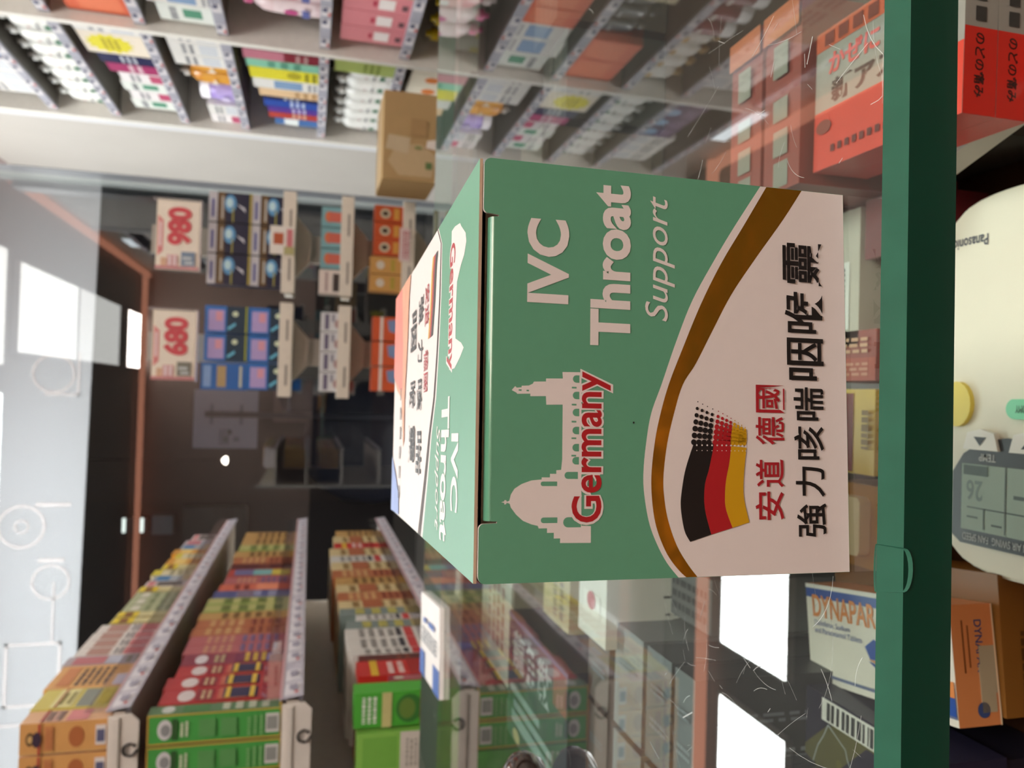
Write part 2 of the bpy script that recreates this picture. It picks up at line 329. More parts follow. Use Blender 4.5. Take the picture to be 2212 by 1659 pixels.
gold_i=[(84.3,10.0),(76.5,15.3),(67.1,22.4),(59.1,28.1),(51.3,32.5),(44.0,36.5),(39.5,39.5),(33.5,41.5),(27.0,43.1),(20.4,43.9),(16.0,43.7),(11.4,42.8),(6.4,40.9),(2.4,38.3),(-0.9,35.5)]
def smooth(L,n=5):
    r=[]
    P=[L[0]]+L+[L[-1]]
    for i in range(1,len(P)-2):
        for j in range(n):
            u=j/n; r.append(tuple(.5*((2*P[i][c])+(-P[i-1][c]+P[i+1][c])*u+(2*P[i-1][c]-5*P[i][c]+4*P[i+1][c]-P[i+2][c])*u*u+(-P[i-1][c]+3*P[i][c]-3*P[i+1][c]+P[i+2][c])*u**3) for c in (0,1)))
    r.append(L[-1]); return r
def clip(L): # keep 0.15..83.25
    R=[]
    for (x0,y0),(x1,y1) in zip(L,L[1:]):
        for lim in (83.3,.1):
            pass
        R.append((x0,y0))
    R.append(L[-1]); out=[]
    lo,hi=.05,83.35
    for i,(x,y) in enumerate(R):
        if lo<=x<=hi: out.append((x,y)); continue
        lim=hi if x>hi else lo
        nb=[R[j] for j in (i-1,i+1) if 0<=j<len(R) and lo<=R[j][0]<=hi]
        if nb:
            a,c=nb[0]; tt=(lim-a)/(x-a); out.append((lim,c+tt*(y-c)))
    return out
gr=clip(smooth(green)); F.poly(gr+[(.05,.05),(83.35,.05)],WHITE)
go=clip(smooth(gold_o)); gi=clip(smooth(gold_i)); F.poly(go+list(reversed(gi)),GOLD)
sil=[(7.4,59.6),(7.5,66.0),(8.4,66.0),(8.4,67.3),(9.5,67.3),(9.5,68.7),(10.4,68.7),(10.4,70.4),(10.9,70.6),(11.2,71.9),(11.9,73.6),(13.1,75.0),(14.5,76.1),(15.2,76.3),(15.3,76.5),(15.4,76.9),(15.1,77.1),(15.1,77.4),(15.4,77.4),(15.5,78.0),(15.7,77.4),(15.9,77.4),(15.9,77.0),(15.6,76.9),(15.8,76.4),(17.0,76.1),(18.1,75.4),(19.0,74.0),(19.7,72.0),(19.9,69.9),(20.3,69.9),(20.3,68.2),(21.0,68.2),(21.0,66.9),(21.7,66.9),(21.8,65.9),(23.9,65.7),(34.7,65.7),(34.6,69.1),(36.3,69.2),(36.2,72.4),(36.7,72.4),(36.6,75.1),(36.8,75.2),(37.3,76.2),(38.1,75.5),(37.8,75.2),(37.9,74.2),(38.2,74.2),(38.3,72.7),(38.7,71.9),(39.1,71.7),(39.2,69.2),(39.8,69.2),(39.9,65.7),(41.2,65.8),(41.3,61.8),(10.8,61.6),(10.7,59.6)]
F.poly(sil,WHITE)
def arch(x0,y0,x1,y1): return [(x0,y0),(x1,y0)]+[( (x0+x1)/2+(x1-x0)/2*math.cos(a), y1-(x1-x0)/2+(x1-x0)/2*math.sin(a)) for a in [math.pi*i/8 for i in range(9)]]
for x0,y0,x1,y1 in ((18.6,66.7,19.5,70.1),(11.4,66.6,12.5,70.0),(20.0,62.4,21.4,65.2),(10.5,61.7,12.5,65.4)): F.mb.face([F.P(x,y) for x,y in arch(x0,y0,x1,y1)],GREEN)
for c in (39.9,36.6,33.2,29.6,26.2,23.6): F.mb.face([F.P(x,y) for x,y in arch(c-.75,62.2,c+.75,63.6)],GREEN)
for c in (38.15,34.75,31.35,28.05,24.6): F.mb.face([F.P(x,y) for x,y in ((c-.17,62.8),(c+.17,62.8),(c+.17,63.8),(c-.17,63.8))],GREEN)
F.k+=1
F.rects([(37.2,74.2,37.5,74.8),(37.15,72.7,37.45,73.2)],GREEN)
F.text('Germany',10.9,55.0,42.0,64.2,WHITE,.055); F.text('Germany',11.4,55.5,41.5,63.7,RED,.018)
F.text('IVC',54.9,64.6,72.0,73.4,WHITE,.032); F.text('Throat',46.9,51.2,80.4,60.0,WHITE,.032); F.text('Support',52.5,41.3,78.8,48.0,WHITE,.0,.25)
fb=[(7.2,38.0),(9.0,39.1),(11.3,39.7),(14.2,40.1),(16.7,40.0),(21.3,39.2),(25.3,37.9),(27.3,37.1)]
fbr=[(8.6,33.2),(12.7,34.4),(15.5,34.8),(19.0,34.6),(21.9,33.7),(25.7,32.8),(27.4,32.5)]
frg=[(9.9,28.3),(13.8,29.8),(16.7,30.0),(19.9,29.7),(23.6,28.9),(26.9,28.5)]
fg=[(11.0,24.4),(15.5,25.5),(18.4,25.7),(22.5,25.4),(26.6,24.9)]
F.poly(smooth(fb)+list(reversed(smooth(fbr))),BLK); F.poly(smooth(fbr)+list(reversed(smooth(frg))),RED); F.poly(smooth(frg)+list(reversed(smooth(fg))),YEL)
cols=[(36.9,35.9,'k'),(35.7,34.8,'k'),(34.5,33.7,'k'),(33.4,32.5,'k'),(32.2,31.4,'r'),(31.1,30.4,'r'),(30.1,29.4,'r'),(29.0,28.5,'r'),(28.1,27.6,'y'),(27.2,26.8,'y'),(26.3,26.0,'y'),(25.5,25.2,'y')]
for ci,(ya,yb,cc) in enumerate(cols):
    m={'k':BLK,'r':RED,'y':YEL}[cc]; top=36.0-ci*.47
    for rI in range(7):
        u=rI/6; x=27.6+(top-27.6)*u; yy=ya+(yb-ya)*u+ (.25 if cc=='k' else 0); rr=.66*(1-u)**.6*1.0+.13; rr=min(rr,.62)
        F.ell(x,yy,rr,rr,m,10,False)
F.k+=1
for ci,(ya,yb,cc) in enumerate(cols):           # pale pin-holes where the dots start
    for j in range(2): F.ell(27.0-1.1*j,ya-.45,.20-.08*j,.20-.08*j,WHITE,6,False)
F.k+=1
for ch,x0,x1,y0,y1 in (('安',11.4,17.4,16.1,22.9),('道',18.3,24.2,16.0,22.8),('德',27.3,33.2,15.8,22.7),('國',34.1,40.0,15.7,22.6)): F.text(ch,x0,y0,x1,y1,DRED,.012)
for ch,x0,x1,y0,y1 in (('強',7.7,14.8,5.7,13.0),('力',16.2,22.7,6.0,13.2),('咳',24.2,31.3,6.1,13.5),('喘',32.6,39.8,6.1,13.5),('咽',41.3,50.5,5.9,15.0),('喉',51.6,60.8,6.0,15.4),('靈',62.2,71.6,6.0,15.8)): F.text(ch,x0,y0,x1,y1,BLK,.012)
F.ell(31.4,50.6,.22,.22,BLK,8)
b.build('front_panel',t)
# rolled upper edge of the closing panel
b=MB(); rr=2.0; prof=[(-.02,80.0)]+[(rr-rr*math.cos(a)-.02,80.0+1.2*math.sin(a)) for a in [math.pi/2*i/6 for i in range(1,7)]]+[(4.5,81.0)]
for (y0,z0),(y1,z1) in zip(prof,prof[1:]): b.raw([(11.9*k,y0*k,z0*k),(71.6*k,y0*k,z0*k),(71.6*k,y1*k,z1*k),(11.9*k,y1*k,z1*k)],[(0,1,2,3)],M('5d9a7c',.14,scale=400,noise=.03,coat=1),True)
b.build('tuck_flap',t)
# top panel
b=MB()
def tz(y): return 83.1-max(0,y)*1.1/D_
def q4(pts,m): b.face([(x*k,y*k,z*k) for x,y,z in pts],m)
q4([(0,.9,tz(0)),(W_,.9,tz(0)),(W_,D_,82),(0,D_,82)],GREEN)
q4([(0,.9,tz(0)-.65),(W_,.9,tz(0)-.65),(W_,.9,tz(0)),(0,.9,tz(0))],M('b49a83',.8)); q4([(0,.9,tz(0)-.65),(0,D_,81.4),(W_,D_,81.4),(W_,.9,tz(0)-.65)],M('8a7c66',.8))
q4([(0,.9,tz(0)-.65),(0,.9,tz(0)),(0,D_,82),(0,D_,81.4)],GREEN); q4([(W_,.9,tz(0)-.65),(W_,D_,81.4),(W_,D_,82),(W_,.9,tz(0))],GREEN)
sl=-1.1/D_
T=FR(b,(W_*k,0,83.1*k),(-k,0,0),(0,-k,-sl*k),.000015); T.n=Vector((0,-sl,1)).normalized()
def TT(x,y): return (W_-x,-y)
def tpoly(pts,m): T.poly([TT(x,y) for x,y in pts],m)
def ttext(s,x0,x1,y0,y1,m,bold=0,shear=0): T.text(s,W_-x0,-y1,W_-x1,-y0,m,bold,shear)
tg=[(83.35,54.4),(77.7,47.6),(72.1,47.4),(64.0,47.4),(50.5,49.5),(38.4,52.6),(28.8,59.3),(17.3,64.5),(.05,73.2)]
tn=[(83.35,55.2),(77.9,48.6),(72.4,48.6),(64.1,48.7),(50.6,50.9),(38.5,54.5),(28.8,61.2),(17.1,66.8),(.05,76.9)]
tf=[(83.35,56.4),(78.3,50.1),(72.7,50.3),(64.5,50.8),(50.9,53.6),(38.7,57.6),(28.8,65.2),(16.9,72.0),(.05,83.5)]
tpoly(tg+[(.05,D_-.1),(83.35,D_-.1)],WHITE); tpoly(tn+list(reversed(tf)),M('3a2216',.35,.6))  # gold arc, its dark look at a grazing angle put into the colour
tpoly([(77,28.6),(76,22),(74.9,20.4),(72,15),(69.9,13.9),(67.5,16.1),(66,20),(63.2,24.5),(57.6,25.3),(50.3,25.2),(48.5,18),(47.1,14.9),(45.5,18.9),(43.6,25.8),(43.8,33),(77,33)],WHITE)
ttext('Germany',74.2,42.8,26.4,37.6,WHITE,.055); ttext('Germany',73.6,43.6,27.2,36.8,RED,.02)
ttext('IVC',28.9,11.6,19.0,28.0,WHITE,.03); ttext('Throat',37.6,3.4,31.2,42.8,WHITE,.03); ttext('Support',30.9,5.0,44.0,52.0,WHITE,0,.25)
def band(y0,y1,m): tpoly([(77.4,54.7+y0),(73.5,56.5+y0),(64.4,58.0+y0),(55.6,61.0+y0),(55.6,61+y1),(64.4,58+y1),(73.5,56.5+y1),(77.4,54.7+y1)],m)
band(-.6,2.8,BLK); band(2.8,5.6,RED); band(5.6,8.2,YEL)
ttext('安道',71.8,60.0,68.5,77.0,DRED,.012); ttext('德國',53.0,41.0,68.5,77.0,DRED,.012)
ttext('強',70.6,62.5,79.5,91.0,BLK,.012); ttext('力',57.5,50.5,79.5,91.0,BLK,.012); ttext('咳',45.5,36.0,79.5,91.0,BLK,.012); ttext('喘',30.0,17.0,78.5,90.5,BLK,.012)
ttext('咽',68.6,56.0,96.0,110.0,BLK,.012); ttext('喉',46.0,37.0,96.0,110.0,BLK,.012); ttext('靈',32.0,20.0,94.0,109.5,BLK,.012)
tpoly([(83.3,113.8),(76.6,117),(60,119),(49,121.9),(40,124),(27,123),(25,126),(42,133),(46,150),(52,162.8),(83.3,162.8)],M('d99a78',.45,scale=120,noise=.25))
tpoly([(83.3,139),(60,132),(45,131),(46,143),(52,162.8),(83.3,162.8)],M('e07a6a',.45,scale=90,noise=.25))
tpoly([(.1,162.8),(.6,135.0),(8,137.3),(14,148),(20.9,162.8)],M('7f97cf',.45,scale=120,noise=.2))
for i in range(6): T.rects([(W_-46+i*7,-137,W_-46+i*7+4.5,-134.4)],'55504f')
b.build('top_panel',t)
# ================================================================== COUNTER
def ey(x): return .1376+.0088*x
FY=.762
t=thing('glass_counter','glass display counter with thick dark green front edge and scratched top','counter',(0,.45,FLOOR))
oz=-FLOOR; gt=glass('counter_glass',.065,(.84,.90,.87),haze=.06,power=3.9); edge=M('0a3b2c',.28,noise=.12,scale=45,coat=.3); edge2=M('2f6f5c',.2,noise=.15,scale=80,coat=.5)
b=MB(); XL,XR=-.95,.985
def C(x,y,z): return (x,y-.45,z+oz)
b.face([C(XL,ey(XL)+.0012,0),C(XR,ey(XR)+.0012,0),C(XR,FY+.03,0),C(XL,FY,0)],gt)
b.face([C(XL,ey(XL),-.0175),C(XL,FY,-.0175),C(XR,FY+.03,-.0175),C(XR,ey(XR),-.0175)],glass('counter_glass_under',0.0,(.96,1,.98),power=30))
b.face([C(XL,ey(XL)-.0012,-.0045),C(XL,ey(XL)-.0012,-.0165),C(XR,ey(XR)-.0012,-.0165),C(XR,ey(XR)-.0012,-.0045)],edge)
b.face([C(XL,ey(XL)+.0012,0),C(XL,ey(XL)-.0012,-.0045),C(XR,ey(XR)-.0012,-.0045),C(XR,ey(XR)+.0012,0)],edge2)
b.face([C(XL,ey(XL)-.0012,-.0165),C(XL,ey(XL),-.0175),C(XR,ey(XR),-.0175),C(XR,ey(XR)-.0012,-.0165)],edge)
b.face([C(XL,FY,0),C(XR,FY+.03,0),C(XR,FY+.03,-.0175),C(XL,FY,-.0175)],M('7fa596',.2)); 
b.face([C(XL,ey(XL),0),C(XL,FY,0),C(XL,FY,-.0175),C(XL,ey(XL),-.0175)],edge); b.face([C(XR,ey(XR),0),C(XR,ey(XR),-.0175),C(XR,FY+.03,-.0175),C(XR,FY+.03,0)],edge)
# chipped shell-shaped flakes on the near edge
def chip(x,wd,dp,dz):
    top=[C(x-wd*math.cos(a),ey(x)+.0013+dp*math.sin(a)*.8,.0002) for a in [math.pi*i/10 for i in range(11)]]
    low=[C(x-wd*.9*math.cos(a),ey(x)-.0016,-.0045-dz*math.sin(a)) for a in [math.pi*i/10 for i in range(11)]]
    for i in range(10): b.raw([top[i],top[i+1],low[i+1],low[i]],[(0,1,2,3)],edge2,True)
chip(-.0335,.0050,.0007,.0020)
b.build('glass_top',t)
# scratches in the top, one object as nobody could count them
rs=random.Random(5); b=MB(); sm=bpy.data.materials.new('scratch'); sm.use_nodes=True; nt=sm.node_tree; pb=nt.nodes['Principled BSDF']; pb.inputs['Base Color'].default_value=(.8,.85,.82,1); pb.inputs['Roughness'].default_value=.5
tb=nt.nodes.new('ShaderNodeBsdfTransparent'); mx=nt.nodes.new('ShaderNodeMixShader'); mx.inputs[0].default_value=.45; nt.links.new(tb.outputs[0],mx.inputs[1]); nt.links.new(pb.outputs[0],mx.inputs[2]); nt.links.new(mx.outputs[0],nt.nodes['Material Output'].inputs[0])
def ribbon(pts,wd):
    for (x0,y0),(x1,y1) in zip(pts,pts[1:]):
        dx,dy=x1-x0,y1-y0; l=math.hypot(dx,dy) or 1; nx,ny=-dy/l*wd/2,dx/l*wd/2
        b.face([C(x0+nx,y0+ny,.00012),C(x0-nx,y0-ny,.00012),C(x1-nx,y1-ny,.00012),C(x1+nx,y1+ny,.00012)],sm)
for i in range(150):
    if i<75: x,y=rs.uniform(-.13,-.045),rs.uniform(.142,.24)
    elif i<115: x,y=rs.uniform(.055,.13),rs.uniform(.142,.23)
    else: x,y=rs.uniform(-.25,.25),rs.uniform(.15,.45)
    a=rs.uniform(0,6.28); l=rs.choice([.002,.004,.006,.012,.02])*rs.uniform(.6,1.3); n=1 if l<.005 else 6; bend=rs.uniform(-.16,.16)
    pts=[(x,y)]
    for j in range(n): x+=math.cos(a)*l/n; y+=math.sin(a)*l/n; a+=bend; pts.append((x,max(y,.1395)))
    ribbon(pts,rs.choice([.00007,.0001,.00018]))
ribbon([(-.095,.183),(-.093,.187),(-.090,.190),(-.088,.189),(-.085,.191)],.00025); ribbon([(-.098,.222),(-.094,.216)],.0004); ribbon([(.083,.166),(.089,.164)],.0003)
sc=b.build('scratches',t); sc['kind']='stuff'; sc['label']='fine white scratches'
b=MB()
for x in (XL+.01,XR-.01):
    b.box(x-.01,x+.01,ey(0)-.45,ey(0)-.43,0,oz-.0176,M('b8bcc0',.3,.8)); b.box(x-.01,x+.01,FY-.47,FY-.45,0,oz-.0176,M('b8bcc0',.3,.8))
b.build('corner_posts',t)
b=MB(); b.box(XL+.02,XR-.02,FY-.466,FY-.460,.40,oz-.035,M('2a211c',.5)); b.build('added_back_board',t)  # dark board added to darken what shows through the glass top
b=MB(); b.box(XL+.02,XR-.02,FY-.458,FY-.452,.40,oz-.018,glass('counter_back_glass',.08,(.93,.97,.95))); b.build('back_pane',t)
b=MB(); b.box(XL,XR,-.30,.32,oz-.19,oz-.178,M('3a2416',.3,noise=.25,scale=18)); b.build('shelf',t)
b=MB(); b.box(XL,XR,-.30,.33,.0,.42,M('4a3524',.5,noise=.2,scale=9)); b.build('base_cabinet',t)
# --- things lying on the glass
b=MB(); b.box(-.037,.037,-.055,.055,0,.004,M('f4f4f2',.4)); art(b,(-.037,-.055,.004),X1,Y1,.074,.11,[('r',0,0,.30,.30,'2f5fb0'),('r',0,.72,.30,1,'2f5fb0'),('g',.42,.12,.62,.95,4,'9aa2a8',1),('r',.68,.2,.74,.5,'3f6ab4'),('r',.68,.6,.74,.75,'3f6ab4')])
tag(b.build('printed_card',None,(-.222,.70,.0003),.12),'white printed card with blue corners lying at the far glass edge','card')
b=MB(); prof=[(0,0),(.006,.002),(.0105,.008),(.0115,.018),(.011,.06),(.0105,.11),(.008,.118),(0,.12)]
b.lathe(prof,M('2a1c18',.12,coat=1),1,1,24); o=b.build('glossy_handle',None,(-.172,.364,.0125)); o.rotation_euler=(math.radians(90),0,math.radians(-28)); tag(o,'dark brown glossy rounded handle tip on the glass at the lower left','handle')
# ================================================================== INSIDE THE CASE
SH=-.177
# air conditioner remote, text facing the customers
t=thing('remote_control','cream air conditioner remote control with grey display inside the counter','remote control',(.0115,.248,SH+.010))
cr=M('e9e6d2',.42,noise=.05,scale=30)
def rem_outline(g=0):
    L=[]; hx,hy=.0735-g,.031-g
    for sx,x0,bul in ((1,hx,.004),(-1,-hx,.005)):
        ys=[-hy+2*hy*i/10 for i in range(11)]
        if sx<0: ys=ys[::-1]
        for y in ys: L.append((x0+sx*bul*(1-(y/hy)**2)-sx*.004*abs(y/hy)**6,y))
    return L
b=MB(); b.prism(rem_outline(.002),-.010,-.006,cr,True); b.prism(rem_outline(0),-.006,.013,cr,True); b.prism(rem_outline(.0018)[::1],.013,.016,cr,True)
b2=FR(b,(0,0,.0162),(0,-1,0),(1,0,0),.0001); b2.text('Panasonic',-.0290,.0560,-.0115,.0606,M('27304a',.4),.01,0,180); b.build('body',t)
oval=[(-.067,-.026),(-.067,.022),(-.064,.0265),(-.038,.0265),(-.030,.021),(-.0245,.012),(-.0225,0),(-.0245,-.014),(-.031,-.024),(-.036,-.0265),(-.064,-.0265)]
b=MB(); b.prism(list(reversed(oval)),.0155,.0172,M('34373c',.3)); f=FR(b,(0,0,.0173),(0,-1,0),(1,0,0),.0001)
f.text('TEMP',-.013,-.0325,-.005,-.0295,'c9ccc9',.01,0,180); f.text('MODE  FAN AIR SWING  FAN SPEED',-.0205,-.0655,.022,-.0625,'b9bcb9',.0,0,180); bez=b.build('display_bezel',t)
b=MB(); b.box(-.061,-.034,-.026,.021,.017,.0178,M('a9bdb2',.15,noise=.03)); f=FR(b,(0,0,.0178),(0,-1,0),(1,0,0),.0001); dk=M('4d5c58',.5)
f.text('26',-.0185,-.049,-.0105,-.0405,M('72857f',.5),.02,0,180) ; f.rects([(-.018,-.052,.026,-.0514),(.0,-.0605,.0006,-.034),(-.010,-.060,-.0094,-.052),(-.020,-.0385,-.008,-.0345),(.004,-.046,.014,-.0445),(-.006,-.058,-.001,-.0572),(-.018,-.056,-.0125,-.0552)],dk); b.build('display',bez)
def button(pts,col,nm,txt=None,tr=None):
    b=MB(); b.prism(pts,.0155,.0182,M(col,.35)); 
    if txt: f=FR(b,(0,0,.0183),(0,-1,0),(1,0,0),.0001); f.text(txt,*tr,'3c5a4c',0,0,180)
    o=b.build(nm,t); o['label']=nm.replace('_',' '); return o
button([(-.0095+.0095*math.cos(a),.0245+.0075*math.sin(a)) for a in [2*math.pi*i/20 for i in range(20)]],'e6d35a','yellow_button')
button([(-.011+.004*math.cos(a),-.0095+(.0055 if math.sin(a)>0 else -.0055)+.004*math.sin(a)) for a in [2*math.pi*i/20 for i in range(20)]],'7fdcae','economy_button','ECONOMY',(.0045,-.0125,.0155,-.0095))
for y0,y1,u in ((.003,.020,1),(-.019,-.002,0)):
    b=MB(); c=(y0+y1)/2; b.prism([(-.028,y0),(-.021,y0+.002),(-.0195,c),(-.021,y1-.002),(-.028,y1)][::-1],.0155,.0185,M('f0efe6',.4))
    s=1 if u else -1; cx=-.0245; b.prism([(cx-.0018*s,c),(cx+.0018*s,c-.003),(cx+.0018*s,c+.003)][::s],.0186,.0187,M('20232a',.4)); b.build('temperature_button',t)
# DYNAPAR box: large white face up, orange end towards the viewer
t=thing('tablet_carton','white and orange tablet carton with blue stripe, tilted under the glass','carton',(-.100,.252,SH+.0265),math.radians(8))
b=MB(); w,d,hh=.046,.092,.020; b.box(-w/2,w/2,0,d,0,hh,M('e9e2d8',.4),front=M('d98a55',.4),right=M('d98a55',.4)); 
f=FR(b,(0,0,hh),(0,-1,0),(1,0,0),.0001)    # x: towards the viewer (from far), y: to the right
OR=M('e08b4c',.4); BL=M('2c52a4',.4)
f.rect(-d,.0165,0,w/2,BL); f.rect(-d,.021,0,w/2,'f1ece6'); f.text('DYNAPAR',-d+.005,.0075,-.042,.0180,OR,.02); f.text('Diclofenac Sodium',-d+.006,.0035,-.060,.0060,'4a5f9e'); f.text('and Paracetamol Tablets',-d+.006,-.0000,-.052,.0025,'4a5f9e')
f.rect(-d,-w/2+.003,0,-w/2+.0045,'6a7396'); f.poly([(-.050,-.001),(-.044,.003),(-.036,.001),(-.038,-.006),(-.047,-.006)],BL); f.poly([(-.048,-.007),(-.030,-.016),(-.008,-.019),(0,-.019),(0,-.012)],BL); f.poly([(-.048,-.006),(-.025,-.007),(0,-.006),(0,-.012),(-.025,-.012)],OR)
f=FR(b,(-w/2,0,0),X1,Z1,.0001); f.text('DYNAPAR',.020,.0055,.040,.0090,'2c3f7a',.015,0,180); f.rects([(.022,.012,.038,.0128),(.020,.0145,.040,.0153)],'8a4a22'); f.rect(.012,.0005,.030,.008,'b4a68c'); f.ell(.006,.008,.003,.003,M('3b4f86',.4)); f.rect(-.0,.0,.046,.0008,'f3d8b8')
b.build('box',t)
b=MB(); b.box(-.018,.0,-.0004,-.0001,.0015,.0085,M('b4a68c',.6)); o=b.build('price_sticker',t); o['label']='faded beige price sticker'
carton('brown_carton','brown carton lying flat beneath the white and orange tablet carton','carton',(-.098,.300,SH+.0005),math.radians(6),.055,.10,.025,'8a5a26',front=[('g',.1,.3,.6,.7,3,'5a3714')])
# row seen in the strip between the green carton and the counter edge
carton('barcode_carton','pale grey carton with barcode inside the case near the counter edge','carton',(.062,.341,SH+.0005),.0,.066,.045,.040,'bdb6a8',top=[('bar',.12,.15,.62,.80,False),('r',0,.9,1,.97,'eeeeee')])
carton('red_booklet_carton','narrow red carton between the barcode carton and yellow carton','carton',(.024,.330,SH+.0005),0,.024,.048,.040,'8c2f22',top=[('r',.0,0,.45,1,'a8432e'),('g',.1,.1,.4,.9,3,'c98a70',1),('g',.55,.1,.9,.9,3,'d0a080',1)])
carton('yellow_carton','yellow carton with maroon label and number six under the glass','carton',(-.012,.330,SH+.0005),0,.040,.048,.040,'d8b13a',top=[('r',.02,.30,.95,.86,'7c2226'),('r',.04,.33,.93,.83,'8c2a2c'),('c',.14,.58,.09,.2,'e6dcae'),('t','6',.09,.46,.19,.72,'2b3a7a',.02,0,90),('t','清涼油',.30,.50,.9,.78,'efe8dc',.01,0,0),('g',.3,.05,.8,.22,1,'8a6a2a')] if False else [('r',.02,.30,.95,.86,'7c2226'),('c',.14,.58,.09,.2,'e6dcae'),('t','6',.09,.46,.19,.72,'2b3a7a',.02,0,0),('g',.3,.42,.9,.76,2,'efe8dc'),('g',.3,.05,.8,.22,1,'8a6a2a')])
b=MB(); b.rbox(-.020,.020,-.022,.022,0,.030,.004,M('b07a34',.3)); b.rbox(-.014,.014,-.010,.010,.030,.036,.003,M('e2c9a0',.3)); tag(b.build('amber_bottle_pack',None,(-.058,.330,SH+.0005)),'amber brown pack with a pale band left of the yellow carton','pack')
# right: stacked red and grey cold-medicine cartons
for i in range(2):
    zt=-.0957-.0139*(i+1)
    tp=[('r',.60,0,1,1,'8f8a84'),('r',0,0,.33,1,'d8402e')]
    t=thing('cold_medicine_carton','red and grey cold medicine carton, %s of the stacked pair at the right'%('upper' if i==0 else 'lower'),'carton',(.131,.2575,zt),math.radians(-1),'red and grey cold medicine cartons')
    w,d,hh=.060,.081,.0137; b=MB(); b.box(-w/2,w/2,-d/2,d/2,0,hh,M('9a958e',.4),left=M('c93024',.4)); 
    g=FR(b,(-w/2,d/2,hh),(0,-1,0),(1,0,0),.0001)     # x towards the viewer, y to the right
    g.rect(0,0,d,.42*w,M('d9412f',.35)); g.rect(0,.86*w,d,w,M('c65a38',.4))
    g.text('新アスナミ',.011,.445*w,.076,.62*w,'26221f',.03); g.text('かぜに',.009,.66*w,.040,.81*w,'d84a40',.03)
    g.rects([(.006+.009*q,.88*w,.012+.009*q,.97*w) for q in range(5)],'7a3020'); g.rects([(.012+.0045*q,.10*w,.0145+.0045*q,.15*w) for q in range(9)],'6a1c18'); g.ell(.007,.30*w,.005,.003,M('8a3a2c',.4))
    g=FR(b,(-w/2,-d/2,0),X1,Z1,.0001); g.rect(0,0,.030,hh,M('d02a1e',.35)); g.text('のどの痛み',.006,.005,.028,.0095,'30120e',.02,0,180); g.rects([(.032,.005,.037,.0095),(.039,.005,.044,.0095),(.046,.005,.051,.0095)],'3c3a38')
    b.build('box',t)
b=MB(); b.box(-.02,.02,-.03,.03,0,.012,M('dcd8d0',.4)); art(b,(-.02,-.03,0),X1,Z1,.04,.012,[('r',0,.25,.8,.85,'2a2626'),('g',.1,.35,.7,.75,1,'dcd8d0')]); art(b,(-.02,-.03,.012),X1,Y1,.04,.06,[('r',.1,0,.5,.3,'c6302c'),('r',0,.1,1,.2,'2a2626'),('g',.1,.4,.8,.9,4,'3a3636')]); o=b.build('flat_tablet_carton',None,(.122,.243,-.1362),math.radians(18)); tag(o,'white flat carton with black and red print under the red stack','carton')
carton('grey_support_carton','plain grey carton at the bottom beneath the stacked red cartons','carton',(.142,.285,SH+.0004),0,.07,.08,.039,'4a4640')
for i,y in enumerate((.3165,.3475)):
    carton('upright_red_carton','upright dull red carton with pale squares, %s of the pair behind the cold medicine'%('nearer' if i==0 else 'farther'),'carton',(.1405,y,SH+.0005),0,.085,.028,.085,'8f3a30',top=[('r',.02,.3,.16,.7,'8f8a80'),('r',.19,.3,.33,.7,'8f8a80'),('r',.38,.3,.50,.7,'8f8a80'),('r',.62,.3,.80,.7,'8f8a80'),('r',.84,0,1,1,'c06a44')],group='upright red cartons behind the cold medicine')  # orange right end is a reflection put into the colour
carton('dark_red_carton','small dark red carton with white sticker beside the stacked cold medicine','carton',(.083,.300,SH+.0005),0,.028,.03,.04,'6a2024',top=[('r',.3,.2,.7,.5,'a9a6a2')])
carton('plastic_tray_carton','grey translucent carton lying right of the remote control','carton',(.125,.215,SH+.0005),0,.06,.05,.018,'6f7672',top=[('r',.06,.06,.94,.94,'858c88')])
carton('olive_carton','olive carton behind the remote at the right of the case','carton',(.165,.330,SH+.021),0,.03,.03,.015,'6b6242') if False else None
# left: dark pack with gold edges beside the remote
for i in range(3):
    carton('gilded_carton','dark carton with gold lettering left of the remote, %s in the row'%ORD[i],'carton',(-.083-.019*i,.215,SH+.0005),0,.017,.035,.012,['3a3020','27302a','4a3a1c'][i],top=[('g',.2,.1,.8,.9,2,'8c7a34',1),('r',0,0,.12,1,'9a7a2a')],group='gold lettered cartons beside the remote')
# navy chart-like carton low left, outline drawing and barcode
t=thing('navy_carton','navy and olive carton with white outline drawing and barcode, lower left','carton',(-.160,.285,SH+.0305),0)
b=MB(); w,d,hh=.055,.085,.03; b.box(-w/2,w/2,-d/2,d/2,0,hh,M('25233a',.35))
f=FR(b,(w/2,d/2,hh),(0,-1,0),(1,0,0),.0001); f.poly([(0,-w),(.022,-w),(.03,-.032),(.05,-.018),(d,-.012),(d,-w)],M('2b2638',.35)); f.poly([(.0,-.03),(.02,-.036),(.045,-.012),(d,-.010),(d,0),(.02,-.012)],M('5f5a34',.4))
def oline(P_,wd,m):
    for (x0,y0),(x1,y1) in zip(P_,P_[1:]):
        dx,dy=x1-x0,y1-y0; l=math.hypot(dx,dy); nx,ny=-dy/l*wd/2,dx/l*wd/2; f.mb.face([f.P(x0+nx,y0+ny),f.P(x0-nx,y0-ny),f.P(x1-nx,y1-ny),f.P(x1+nx,y1+ny)],m)
    f.k+=1
oline([(.009,-.050),(.008,-.040),(.010,-.032),(.013,-.024),(.017,-.018),(.020,-.012),(.032,-.018),(.0335,-.022),(.040,-.030),(.041,-.040),(.038,-.050)],.0006,M('a9b2b4',.4)); f.ell(.028,-.026,.002,.002,M('6a6430',.4))
g=FR(b,(w/2,-d/2,0),Y1,Z1,.0001); b.build('box',t)
b=MB(); art(b,(.0165,-.015,hh),X1,Y1,.010,.042,[('bar',0,0,1,1,True)]); o=b.build('barcode_label',t); o['label']='white barcode label'
